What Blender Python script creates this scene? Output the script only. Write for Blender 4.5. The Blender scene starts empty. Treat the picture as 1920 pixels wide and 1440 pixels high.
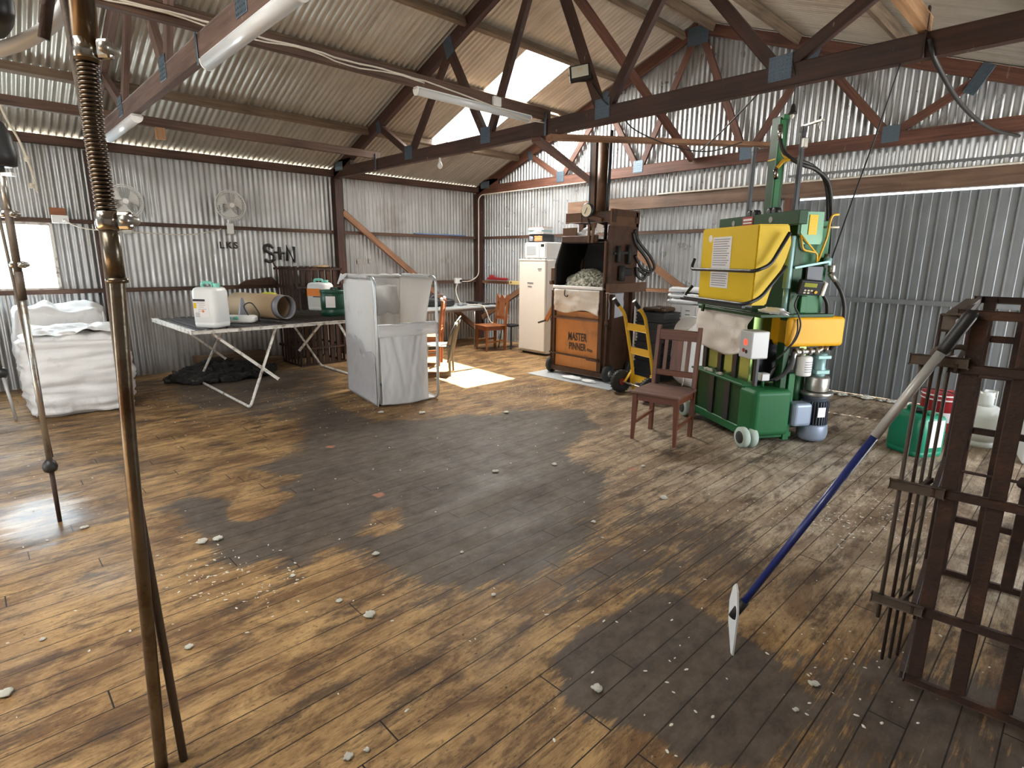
import bpy, bmesh, math, random
from math import sin, cos, pi, radians, sqrt
from mathutils import Vector as V, Matrix, noise
random.seed(7)
SC = bpy.context.scene
COL = SC.collection

# ------------------------------------------------------------------ helpers
class MB:
    """collects shapes into one bmesh"""
    def __init__(s):
        s.b = bmesh.new(); s.uv = s.b.loops.layers.uv.new('UVMap')
    def _faceuv(s, faces, o, ax):
        k = random.random() * 7
        for f in faces:
            for l in f.loops:
                d = l.vert.co - o
                n = f.normal
                a, b, c = ax
                q = d.dot(b) if abs(n.dot(c)) > abs(n.dot(b)) else d.dot(c)
                l[s.uv].uv = (d.dot(a) + k, q + k * 3)
    def box(s, c, size, rot=None, bev=0.0, seg=1):
        r = bmesh.ops.create_cube(s.b, size=1.0)
        vs = r['verts']
        R = rot.to_3x3() if rot is not None else Matrix.Identity(3)
        for v in vs:
            v.co = R @ V((v.co.x * size[0], v.co.y * size[1], v.co.z * size[2])) + V(c)
        fs = list({f for v in vs for f in v.link_faces})
        if bev > 0:
            es = list({e for v in vs for e in v.link_edges})
            rr = bmesh.ops.bevel(s.b, geom=es, offset=min(bev, min(size) * .45), segments=seg, affect='EDGES', profile=.5)
            fs = list({f for v in rr['verts'] for f in v.link_faces} | set(f for f in fs if f.is_valid))
        ax = [V((1, 0, 0)), V((0, 1, 0)), V((0, 0, 1))]
        order = sorted(range(3), key=lambda i: -size[i])
        ax = [R @ ax[i] for i in order]
        for f in fs: f.normal_update()
        s._faceuv(fs, V(c), ax)
        return s
    def bar(s, p0, p1, w, h, up=(0, 0, 1), bev=0.0):
        """rectangular bar p0->p1; h along up-ish, w sideways"""
        p0, p1 = V(p0), V(p1); d = (p1 - p0); L = d.length; d.normalize()
        u = V(up); u = (u - d * u.dot(d))
        if u.length < 1e-4: u = V((1, 0, 0)) - d * d.x
        u.normalize(); w_ = d.cross(u)
        R = Matrix((d, w_, u)).transposed()
        return s.box((p0 + p1) / 2, (L, w, h), R.to_4x4(), bev)
    def tube(s, pts, r, n=10, closed=False, cap=True):
        pts = [V(p) for p in pts]; N = len(pts)
        rs = r if isinstance(r, (list, tuple)) else [r] * N
        rings = []; prev = None
        for i, p in enumerate(pts):
            if closed: t = pts[(i + 1) % N] - pts[i - 1]
            elif i == 0: t = pts[1] - p
            elif i == N - 1: t = p - pts[i - 1]
            else: t = (pts[i + 1] - p).normalized() + (p - pts[i - 1]).normalized()
            t.normalize()
            if prev is None:
                a = V((0, 0, 1)) if abs(t.z) < .9 else V((1, 0, 0))
                a = (a - t * a.dot(t)).normalized()
            else:
                a = (prev - t * prev.dot(t))
                a = a.normalized() if a.length > 1e-6 else prev
            prev = a; b = t.cross(a)
            rings.append([s.b.verts.new(p + (a * cos(2 * pi * k / n) + b * sin(2 * pi * k / n)) * rs[i]) for k in range(n)])
        m = N if closed else N - 1
        for i in range(m):
            A, B = rings[i], rings[(i + 1) % N]
            for k in range(n):
                f = s.b.faces.new((A[k], A[(k + 1) % n], B[(k + 1) % n], B[k])); f.smooth = True
                for l, (uu, vv) in zip(f.loops, ((i, k), (i, k + 1), (i + 1, k + 1), (i + 1, k))): l[s.uv].uv = (uu * .1, vv * .02)
        if cap and not closed:
            s.b.faces.new(rings[0][::-1]); s.b.faces.new(rings[-1])
        return s
    def cyl(s, p0, p1, r, n=16): return s.tube([p0, p1], r, n)
    def lathe(s, prof, c=(0, 0, 0), n=24, axis='Z', smooth=True, sx=1, sy=1):
        c = V(c); rings = []
        def P(r, z, a):
            x, y = r * cos(a) * sx, r * sin(a) * sy
            if axis == 'Z': return c + V((x, y, z))
            if axis == 'X': return c + V((z, x, y))
            return c + V((y, z, x))
        for r, z in prof:
            rings.append([s.b.verts.new(P(max(r, 1e-4), z, 2 * pi * k / n)) for k in range(n)])
        for A, B in zip(rings, rings[1:]):
            for k in range(n):
                f = s.b.faces.new((A[k], A[(k + 1) % n], B[(k + 1) % n], B[k])); f.smooth = smooth
        s.b.faces.new(rings[0][::-1]); s.b.faces.new(rings[-1])
        return s
    def prism(s, poly, t0, t1, M=None, smooth=False):
        """poly = 2D (x,y), extruded z t0..t1, mapped by matrix M"""
        M = M or Matrix.Identity(4)
        A = [s.b.verts.new(M @ V((x, y, t0))) for x, y in poly]; B = [s.b.verts.new(M @ V((x, y, t1))) for x, y in poly]
        n = len(poly); fs = [s.b.faces.new(A[::-1]), s.b.faces.new(B)]
        for k in range(n):
            f = s.b.faces.new((A[k], A[(k + 1) % n], B[(k + 1) % n], B[k])); f.smooth = smooth; fs.append(f)
        for f in fs: f.normal_update()
        R = M.to_3x3()
        s._faceuv(fs, M.translation, [R @ V((0, 1, 0)), R @ V((1, 0, 0)), R @ V((0, 0, 1))])
        return s
    def grid(s, fn, nu, nv, smooth=True):
        g = [[s.b.verts.new(V(fn(i / nu, j / nv))) for j in range(nv + 1)] for i in range(nu + 1)]
        for i in range(nu):
            for j in range(nv):
                f = s.b.faces.new((g[i][j], g[i + 1][j], g[i + 1][j + 1], g[i][j + 1])); f.smooth = smooth
                for l, (uu, vv) in zip(f.loops, ((i, j), (i + 1, j), (i + 1, j + 1), (i, j + 1))): l[s.uv].uv = (uu / nu, vv / nv)
        return s
    def blob(s, c, rad, sub=2, amp=.2, fr=3.0, seed=0, flat=None):
        r = bmesh.ops.create_icosphere(s.b, subdivisions=sub, radius=1.0)
        o = V((seed * 3.1, seed * 1.7, seed * .9))
        for v in r['verts']:
            k = 1 + amp * noise.noise(v.co * fr + o) + amp * .5 * noise.noise(v.co * fr * 2.3 + o)
            p = V((v.co.x * rad[0] * k, v.co.y * rad[1] * k, v.co.z * rad[2] * k))
            if flat is not None: p.z = max(p.z, flat)
            v.co = p + V(c)
        for v in r['verts']:
            for f in v.link_faces: f.smooth = True
        return s
    def softbox(s, c, size, seg=14, rnd=.1, amp=.02, fr=4.0, wr=0.0, wf=18.0, seed=0, rotz=0, bulge=0.0, topamp=None):
        """rounded lumpy sack: superellipsoid box with noise and horizontal wrinkles"""
        r = bmesh.ops.create_cube(s.b, size=2.0)
        es = list({e for v in r['verts'] for e in v.link_edges})
        bmesh.ops.subdivide_edges(s.b, edges=es, cuts=seg, use_grid_fill=True)
        vs = [v for v in s.b.verts if v.index == -1 or v.tag is False]
        vs = [v for v in s.b.verts if not v.tag]
        hx, hy, hz = size[0] / 2, size[1] / 2, size[2] / 2
        o = V((seed * 2.3, seed * 1.1, seed * 4.7)); cr, sr = cos(rotz), sin(rotz)
        for v in vs:
            q = v.co.copy(); p = V((q.x * hx, q.y * hy, q.z * hz))
            inn = V((max(-hx + rnd, min(hx - rnd, p.x)), max(-hy + rnd, min(hy - rnd, p.y)), max(-hz + rnd, min(hz - rnd, p.z))))
            d = p - inn; nrm = d.normalized() if d.length > 1e-6 else q.normalized()
            if d.length > rnd: d = nrm * rnd
            p = inn + d
            b_ = bulge * (1 - abs(q.x) ** 2) * (1 - abs(q.z) ** 2) if abs(q.y) > .98 else (bulge * (1 - q.y ** 2) * (1 - q.z ** 2) if abs(q.x) > .98 else 0)
            a = amp if (topamp is None or q.z < .9) else topamp
            k = a * noise.noise(V((p.x, p.y, p.z)) * fr + o) + a * .5 * noise.noise(V((p.x, p.y, p.z)) * fr * 2.4 + o) + b_
            if wr: k += wr * noise.noise(V((p.x * 2.2, p.y * 2.2, p.z * wf)) + o)
            p += nrm * k
            v.co = V((p.x * cr - p.y * sr, p.x * sr + p.y * cr, max(p.z, -hz))) + V(c); v.tag = True
            for f in v.link_faces: f.smooth = True
        return s
    def build(s, name, mat, parent=None, loc=None, rotz=0, solid=0.0):
        me = bpy.data.meshes.new(name); s.b.normal_update()
        bmesh.ops.recalc_face_normals(s.b, faces=s.b.faces[:])
        s.b.to_mesh(me); s.b.free()
        for m in (mat if isinstance(mat, (list, tuple)) else [mat]): me.materials.append(m)
        o = bpy.data.objects.new(name, me); COL.objects.link(o)
        if parent: o.parent = parent
        if loc is not None: o.location = loc
        o.rotation_euler.z = rotz
        if solid:
            md = o.modifiers.new('thickness', 'SOLIDIFY'); md.thickness = solid; md.offset = 0
        return o

def tag(o, label, cat, group=None, kind=None):
    o['label'] = label; o['category'] = cat
    if group: o['group'] = group
    if kind: o['kind'] = kind
    return o
def thing(name, label, cat, loc=(0, 0, 0), rotz=0, group=None):
    o = bpy.data.objects.new(name, None); COL.objects.link(o)
    o.location = loc; o.rotation_euler.z = rotz; o.empty_display_size = .1
    return tag(o, label, cat, group)
def struct(o): o['kind'] = 'structure'; return o
def lab(o, s): o['label'] = s; return o
def kids(o): return [c for c in bpy.data.objects if c.parent == o]
def copy_tree(o, parent=None):
    c = o.copy(); COL.objects.link(c)
    if parent: c.parent = parent
    for k in kids(o):
        if k is not c: copy_tree(k, c)
    return c
def rounded(w, h, r, n=5):
    P = []
    for cx, cy, a0 in ((w / 2 - r, h / 2 - r, 0), (-w / 2 + r, h / 2 - r, 90), (-w / 2 + r, -h / 2 + r, 180), (w / 2 - r, -h / 2 + r, 270)):
        for k in range(n + 1):
            a = radians(a0 + 90 * k / n); P.append((cx + r * cos(a), cy + r * sin(a)))
    return P
def arc(pts, r=.06, n=6):
    """round the corners of a polyline"""
    pts = [V(p) for p in pts]; out = [pts[0]]
    for a, b, c in zip(pts, pts[1:], pts[2:]):
        rr = min(r, (a - b).length * .49, (c - b).length * .49)
        p, q = b + (a - b).normalized() * rr, b + (c - b).normalized() * rr
        for k in range(n + 1):
            t = k / n; out.append(p * (1 - t) ** 2 + b * 2 * t * (1 - t) + q * t * t)
    out.append(pts[-1]); return out
def spline(pts, n=8):
    pts = [V(p) for p in pts]; P = [pts[0] * 2 - pts[1]] + pts + [pts[-1] * 2 - pts[-2]]; out = []
    for i in range(1, len(P) - 2):
        a, b, c, d = P[i - 1:i + 3]
        for k in range(n):
            t = k / n
            out.append(.5 * ((2 * b) + (c - a) * t + (2 * a - 5 * b + 4 * c - d) * t * t + (3 * b - a - 3 * c + d) * t ** 3))
    out.append(pts[-1]); return out
def frame(o, ex, ey, ez):
    M = Matrix((V(ex), V(ey), V(ez))).transposed().to_4x4(); M.translation = V(o); return M
def text(name, body, size, M, mat, parent, depth=.002, sp=1.0, bold=0.0):
    cu = bpy.data.curves.new(name, 'FONT'); cu.body = body; cu.size = size; cu.extrude = depth; cu.offset = bold
    cu.align_x = 'CENTER'; cu.align_y = 'CENTER'; cu.space_character = sp
    t = bpy.data.objects.new(name, cu); COL.objects.link(t)
    bpy.context.view_layer.update()
    me = bpy.data.meshes.new_from_object(t.evaluated_get(bpy.context.evaluated_depsgraph_get()))
    bpy.data.objects.remove(t)
    me.name = name; me.materials.clear(); me.materials.append(mat); me.transform(M)
    o = bpy.data.objects.new(name, me); COL.objects.link(o); o.parent = parent
    return o

# ------------------------------------------------------------------ materials
def new_mat(name):
    m = bpy.data.materials.new(name); m.use_nodes = True
    nt = m.node_tree; return m, nt, nt.nodes['Principled BSDF'], nt.nodes.new, nt.links.new
def mat(name, col, rough=.5, metal=0.0, var=.12, sc=9.0, bump=0.0, bsc=40.0, dirt=None, damt=.5, dsc=5.0, spec=None, emit=None, es=0.0, coat=0.0):
    m, nt, p, N, L = new_mat(name)
    tc = N('ShaderNodeTexCoord'); nz = N('ShaderNodeTexNoise'); nz.inputs['Scale'].default_value = sc; nz.inputs['Detail'].default_value = 5
    L(tc.outputs['Object'], nz.inputs['Vector'])
    mx = N('ShaderNodeMix'); mx.data_type = 'RGBA'
    mx.inputs[6].default_value = (*[c * (1 - var) for c in col], 1); mx.inputs[7].default_value = (*[min(1, c * (1 + var)) for c in col], 1)
    L(nz.outputs['Fac'], mx.inputs[0]); out = mx.outputs[2]
    if dirt:
        n2 = N('ShaderNodeTexNoise'); n2.inputs['Scale'].default_value = dsc; n2.inputs['Detail'].default_value = 8; n2.inputs['Roughness'].default_value = .65
        L(tc.outputs['Object'], n2.inputs['Vector'])
        rp = N('ShaderNodeValToRGB'); rp.color_ramp.elements[0].position = .62 - damt * .3; rp.color_ramp.elements[1].position = .75 - damt * .2
        L(n2.outputs['Fac'], rp.inputs[0])
        m2 = N('ShaderNodeMix'); m2.data_type = 'RGBA'; m2.inputs[7].default_value = (*dirt, 1)
        L(rp.outputs['Color'], m2.inputs[0]); L(out, m2.inputs[6]); out = m2.outputs[2]
    L(out, p.inputs['Base Color']); p.inputs['Roughness'].default_value = rough; p.inputs['Metallic'].default_value = metal
    if spec is not None: p.inputs['Specular IOR Level'].default_value = spec
    if coat: p.inputs['Coat Weight'].default_value = coat
    if emit: p.inputs['Emission Color'].default_value = (*emit, 1); p.inputs['Emission Strength'].default_value = es
    if bump:
        n3 = N('ShaderNodeTexNoise'); n3.inputs['Scale'].default_value = bsc; n3.inputs['Detail'].default_value = 6; L(tc.outputs['Object'], n3.inputs['Vector'])
        bp = N('ShaderNodeBump'); bp.inputs['Strength'].default_value = bump; bp.inputs['Distance'].default_value = .01
        L(n3.outputs['Fac'], bp.inputs['Height']); L(bp.outputs[0], p.inputs['Normal'])
    return m
def wood(name, dark, light, rough=.6, specks=0.0, grain=(1.6, 38), coat=0.0):
    m, nt, p, N, L = new_mat(name)
    uv = N('ShaderNodeUVMap'); mp = N('ShaderNodeMapping'); mp.inputs['Scale'].default_value = (*grain, 1); L(uv.outputs[0], mp.inputs[0])
    nz = N('ShaderNodeTexNoise'); nz.inputs['Scale'].default_value = 1.0; nz.inputs['Detail'].default_value = 6; nz.inputs['Distortion'].default_value = .6
    L(mp.outputs[0], nz.inputs['Vector'])
    tc = N('ShaderNodeTexCoord'); n2 = N('ShaderNodeTexNoise'); n2.inputs['Scale'].default_value = 2.2; n2.inputs['Detail'].default_value = 4; L(tc.outputs['Object'], n2.inputs['Vector'])
    ad = N('ShaderNodeMath'); ad.operation = 'MULTIPLY_ADD'; L(n2.outputs['Fac'], ad.inputs[0]); ad.inputs[1].default_value = .6; L(nz.outputs['Fac'], ad.inputs[2])
    rp = N('ShaderNodeValToRGB'); e = rp.color_ramp.elements
    e[0].position = .5; e[0].color = (*dark, 1); e[1].position = 1.05; e[1].color = (*light, 1)
    L(ad.outputs[0], rp.inputs[0]); out = rp.outputs['Color']
    if specks:
        m3 = N('ShaderNodeMapping'); m3.inputs['Scale'].default_value = (26, 26, 9); L(tc.outputs['Object'], m3.inputs[0])
        n3 = N('ShaderNodeTexNoise'); n3.inputs['Scale'].default_value = 1.0; n3.inputs['Detail'].default_value = 3; L(m3.outputs[0], n3.inputs['Vector'])
        r3 = N('ShaderNodeValToRGB'); r3.color_ramp.elements[0].position = .70; r3.color_ramp.elements[1].position = .76; L(n3.outputs['Fac'], r3.inputs[0])
        mm = N('ShaderNodeMath'); mm.operation = 'MULTIPLY'; mm.inputs[1].default_value = specks; L(r3.outputs['Color'], mm.inputs[0])
        mx = N('ShaderNodeMix'); mx.data_type = 'RGBA'; mx.inputs[7].default_value = (.62, .55, .45, 1)
        L(mm.outputs[0], mx.inputs[0]); L(out, mx.inputs[6]); out = mx.outputs[2]
    L(out, p.inputs['Base Color']); p.inputs['Roughness'].default_value = rough
    if coat: p.inputs['Coat Weight'].default_value = coat; p.inputs['Coat Roughness'].default_value = .3
    bp = N('ShaderNodeBump'); bp.inputs['Strength'].default_value = .25; bp.inputs['Distance'].default_value = .004; L(nz.outputs['Fac'], bp.inputs['Height']); L(bp.outputs[0], p.inputs['Normal'])
    return m
def corrugated(name, col, stain, streak=(1, 1, 1), rough=.42, metal=.55, rust=.25):
    """galvanised sheet: mottled zinc with run-down streaks and brown dirt"""
    m, nt, p, N, L = new_mat(name)
    tc = N('ShaderNodeTexCoord')
    def nz(sc, det=5, ro=.5):
        mp = N('ShaderNodeMapping'); mp.inputs['Scale'].default_value = sc; L(tc.outputs['Object'], mp.inputs[0])
        n = N('ShaderNodeTexNoise'); n.inputs['Scale'].default_value = 1; n.inputs['Detail'].default_value = det; n.inputs['Roughness'].default_value = ro; L(mp.outputs[0], n.inputs['Vector']); return n.outputs['Fac']
    def mix(f, a, b):
        mx = N('ShaderNodeMix'); mx.data_type = 'RGBA'; L(f, mx.inputs[0])
        if isinstance(a, tuple): mx.inputs[6].default_value = (*a, 1)
        else: L(a, mx.inputs[6])
        mx.inputs[7].default_value = (*b, 1); return mx.outputs[2]
    def ramp(f, a, b, top=1.0):
        r = N('ShaderNodeMapRange'); r.inputs['From Min'].default_value = a; r.inputs['From Max'].default_value = b; r.inputs['To Max'].default_value = top; L(f, r.inputs[0]); return r.outputs[0]
    c = mix(nz((7, 7, 7)), tuple(x * .86 for x in col), tuple(min(1, x * 1.1) for x in col))
    c = mix(ramp(nz(streak, 6), .48, .72, .55), c, stain)
    c = mix(ramp(nz((1.1, 1.1, 1.1), 8, .62), .54, .72, rust), c, (.16, .10, .06))
    c = mix(ramp(nz((14, 14, 11), 4, .7), .735, .79, .6), c, (.06, .055, .05))
    L(c, p.inputs['Base Color']); p.inputs['Metallic'].default_value = metal
    r = ramp(nz((5, 5, 5)), .3, .7); rr = N('ShaderNodeMath'); rr.operation = 'MULTIPLY_ADD'; rr.inputs[1].default_value = .2; rr.inputs[2].default_value = rough - .1
    L(r, rr.inputs[0]); L(rr.outputs[0], p.inputs['Roughness'])
    return m

M = {}
M['truss'] = wood('truss_timber', (.016, .0065, .005), (.072, .029, .019), .55, .55)
M['truss_red'] = wood('red_timber', (.040, .014, .009), (.15, .058, .034), .6, .12)
M['near_truss'] = wood('dusty_timber', (.060, .034, .027), (.165, .102, .080), .65, .35)
M['purlin'] = wood('purlin_timber', (.05, .033, .022), (.21, .145, .092), .7)
M['batten'] = wood('batten_timber', (.032, .017, .012), (.13, .07, .045), .65, .25)
M['tan'] = wood('tan_timber', (.22, .10, .045), (.50, .29, .15), .6, .2)
M['girt'] = wood('girt_timber', (.028, .015, .010), (.11, .056, .035), .7)
M['brace'] = wood('brace_timber', (.12, .055, .028), (.31, .16, .085), .65)
M['chairwood'] = wood('chair_wood', (.052, .012, .005), (.19, .055, .021), .45, 0, (2, 30), .08)
M['chairlight'] = wood('light_chair_wood', (.15, .045, .013), (.34, .12, .04), .45, 0, (2, 30), .1)
M['chairseat'] = wood('worn_seat_wood', (.06, .025, .017), (.19, .09, .06), .5, .5, (2, 26))
M['nail'] = mat('nail_plate_steel', (.12, .16, .20), .4, .7, .3, 60, .4, 120)
M['wall'] = corrugated('wall_iron', (.46, .465, .465), (.24, .225, .20), (9, 9, .55), .38, .70, .45)
M['wall_e'] = corrugated('gable_iron', (.52, .54, .56), (.33, .31, .28), (9, 9, .5), .34, .72, .25)
M['roof'] = corrugated('roof_iron', (.50, .47, .41), (.28, .24, .19), (.7, 10, .7), .46, .50, .3)  # warm tint: light bounced up from the floor, put into the sheet colour
M['door'] = corrugated('door_sheet', (.215, .23, .24), (.14, .14, .135), (9, 9, .6), .42, .5, .12)
M['white'] = mat('white_plastic', (.78, .78, .76), .4, 0, .04)
M['fridge'] = mat('fridge_enamel', (.80, .77, .70), .28, 0, .03, coat=.3)
M['offwhite'] = mat('off_white_card', (.72, .71, .69), .6, 0, .05)
M['bag'] = mat('woven_nylon', (.72, .715, .71), .62, 0, .07, 6, .35, 150, (.50, .48, .45), .12, 3)
M['canvas'] = mat('bin_canvas', (.74, .745, .76), .7, 0, .05, 7, .25, 160, (.5, .49, .48), .1, 2.5)
M['cloth'] = mat('grubby_cloth', (.66, .62, .57), .75, 0, .08, 6, .3, 120, (.47, .41, .34), .3, 4)
M['wet'] = mat('grey_stained_canvas', (.44, .44, .46), .75, 0, .08, 9, .2, 160)
M['tube'] = mat('galvanised_tube', (.55, .58, .60), .32, .75, .1, 20)
M['steel'] = mat('dull_steel', (.42, .41, .38), .33, .85, .15, 14, .1, 60, (.22, .14, .08), .3, 9)
M['brass'] = mat('worn_pole_steel', (.20, .17, .13), .28, .9, .3, 10, .12, 50, (.10, .06, .035), .5, 7)
M['chrome'] = mat('polished_collar', (.45, .43, .40), .16, 1.0, .08, 12)
M['spring'] = mat('dark_spring_steel', (.15, .115, .085), .28, .9, .15, 20)
M['rustdark'] = mat('rusted_bar', (.042, .022, .016), .68, .15, .4, 22, .4, 60, (.085, .036, .02), .4, 6)
M['rust_rod'] = mat('dark_dusty_rod', (.10, .075, .055), .6, .3, .3, 22, .3, 70)
M['black'] = mat('black_plastic', (.018, .018, .019), .45, 0, .2)
M['blackmetal'] = mat('black_steel', (.028, .030, .034), .4, .4, .2)
M['rubber'] = mat('rubber', (.026, .026, .027), .7, 0, .2, 30, .2, 80)
M['green'] = mat('press_green', (.014, .115, .036), .48, .05, .08, 5, spec=.3)
M['darkgreen'] = mat('press_dark_green', (.010, .050, .015), .48, .05, .12, 5, spec=.3)
M['yellow'] = mat('press_yellow', (.72, .49, .012), .5, 0, .04, spec=.3)
M['ochre'] = mat('cowl_yellow', (.70, .35, .008), .48, 0, .04, spec=.3)
M['yellowpaint'] = mat('trolley_yellow', (.68, .40, .02), .42, 0, .1, 12, dirt=(.35, .2, .05), damt=.15)
M['motor'] = mat('motor_blue_grey', (.26, .31, .40), .4, .2, .06)
M['teal'] = mat('pump_teal', (.20, .34, .33), .4, .2, .08)
M['wheel'] = mat('pale_green_tyre', (.42, .50, .44), .6, 0, .08)
M['orange'] = mat('faded_orange_paint', (.48, .195, .052), .5, .1, .18, 6, .1, 60, (.27, .12, .05), .32, 4)
M['pinbrown'] = mat('press_brown_paint', (.072, .033, .017), .5, .25, .3, 9, .15, 60, (.035, .02, .012), .4, 5)
M['pinlight'] = mat('press_rubbed_brown', (.12, .058, .028), .5, .25, .25, 9, .15, 60, (.06, .03, .018), .3, 5)
M['cavity'] = mat('near_black', (.014, .012, .011), .6, .1, .3)  # near-black tone for the chute lining and valve block
M['stencil'] = mat('stencil_paint', (.045, .03, .022), .7, 0, .3, 40)
M['blackpaint'] = mat('black_brush_paint', (.03, .03, .03), .6, 0, .2)
M['dial'] = mat('dial_face', (.72, .66, .50), .35, 0, .05)
M['jugwhite'] = mat('milky_plastic', (.76, .78, .78), .38, 0, .03, coat=.15)
M['tealcap'] = mat('mint_plastic', (.22, .60, .50), .4, 0, .05)
M['jugorange'] = mat('orange_label', (.85, .25, .03), .5, 0, .05)
M['drumgreen'] = mat('dark_green_plastic', (.006, .060, .036), .38, 0, .06)
M['jerry'] = mat('green_plastic', (.008, .21, .115), .36, 0, .06)
M['red'] = mat('red_paint', (.32, .018, .022), .4, 0, .08)
M['gas'] = mat('gas_bottle_paint', (.72, .75, .72), .38, .05, .05, coat=.2)
M['kraft'] = mat('kraft_card', (.42, .30, .18), .75, 0, .06)
M['grey'] = mat('grey_plastic', (.22, .22, .25), .45, 0, .08)
M['ctrl'] = mat('control_grey', (.52, .53, .53), .4, .1, .03)
M['label'] = mat('paper_label', (.78, .76, .76), .6, 0, .03)
M['lightgrey'] = mat('bench_top', (.46, .50, .53), .35, .15, .08)
M['rag'] = mat('white_rag', (.72, .74, .76), .8, 0, .08, 12)
M['wool'] = mat('grey_wool', (.50, .50, .42), .95, 0, .35, 22, .8, 45, (.24, .235, .19), .4, 16)
M['tuft'] = mat('off_white_wool', (.68, .66, .58), .95, 0, .2, 60, .6, 120)
M['darkwool'] = mat('black_fleece', (.020, .018, .017), .95, 0, .5, 25, .8, 60, (.12, .11, .10), .12, 10)
M['blue'] = mat('blue_handle', (.012, .025, .15), .35, 0, .08, coat=.3)
M['alu'] = mat('grey_tube', (.46, .46, .44), .42, .3, .05)
M['cable'] = mat('white_cable', (.66, .61, .52), .5, 0, .06)
M['blackcable'] = mat('black_cable', (.02, .018, .017), .5)
M['rope'] = mat('pale_rope', (.55, .50, .40), .8, 0, .15)
M['led'] = mat('tube_diffuser', (.60, .62, .64), .3, 0, .03)
M['whitepaint'] = mat('flaking_white_paint', (.66, .63, .58), .55, .1, .12, 15, .2, 60, (.15, .09, .055), .36, 14)
M['slat'] = mat('dark_slat', (.050, .038, .034), .6, .1, .35, 20)
M['plasticchair'] = mat('olive_grey_plastic', (.20, .195, .165), .3, 0, .06, coat=.2)
M['redlamp'] = mat('red_lamp', (.6, .03, .02), .25, 0, .02, emit=(1, .08, .04), es=1.2)
M['screen'] = mat('lcd', (.30, .31, .04), .3, 0, .03)
M['magblue'] = mat('pale_blue_card', (.42, .55, .60), .5, 0, .06)
M['skin_orange'] = mat('orange_print', (.60, .24, .09), .5, 0, .3, 30)
M['bluestrip'] = mat('blue_strip', (.10, .17, .34), .5, 0, .1)
M['levelwood'] = mat('yellow_level', (.68, .52, .22), .5, 0, .06)
M['silver'] = mat('flood_glass', (.74, .74, .66), .35, 0, .05)
M['timberfloor'] = wood('offcut_timber', (.07, .04, .025), (.22, .14, .09), .8)

# glazing ---------------------------------------------------------------
def glazing(name, tint, transp, rough):
    m, nt, p, N, L = new_mat(name); nt.nodes.remove(p); out = nt.nodes['Material Output']
    t = N('ShaderNodeBsdfTransparent'); t.inputs[0].default_value = (*tint, 1)
    d = N('ShaderNodeBsdfTranslucent'); d.inputs[0].default_value = (*tint, 1)
    g = N('ShaderNodeBsdfGlossy'); g.inputs['Roughness'].default_value = rough
    m1 = N('ShaderNodeMixShader'); m1.inputs[0].default_value = 1 - transp; L(t.outputs[0], m1.inputs[1]); L(d.outputs[0], m1.inputs[2])
    m2 = N('ShaderNodeMixShader'); m2.inputs[0].default_value = .05; L(m1.outputs[0], m2.inputs[1]); L(g.outputs[0], m2.inputs[2])
    L(m2.outputs[0], out.inputs[0]); return m
M['skylight'] = glazing('clear_roof_sheet', (.97, .97, .95), .62, .2)
M['pane'] = glazing('window_pane', (.96, .98, .97), .93, .03)

# thin canvas lets some light through
def thin_cloth(m, k):
    nt = m.node_tree; p = nt.nodes['Principled BSDF']; out = nt.nodes['Material Output']
    tr = nt.nodes.new('ShaderNodeBsdfTranslucent'); mx = nt.nodes.new('ShaderNodeMixShader'); mx.inputs[0].default_value = k
    tr.inputs[0].default_value = (.80, .79, .76, 1)
    nt.links.new(p.outputs[0], mx.inputs[1]); nt.links.new(tr.outputs[0], mx.inputs[2]); nt.links.new(mx.outputs[0], out.inputs[0])
thin_cloth(M['canvas'], .40)

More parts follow.
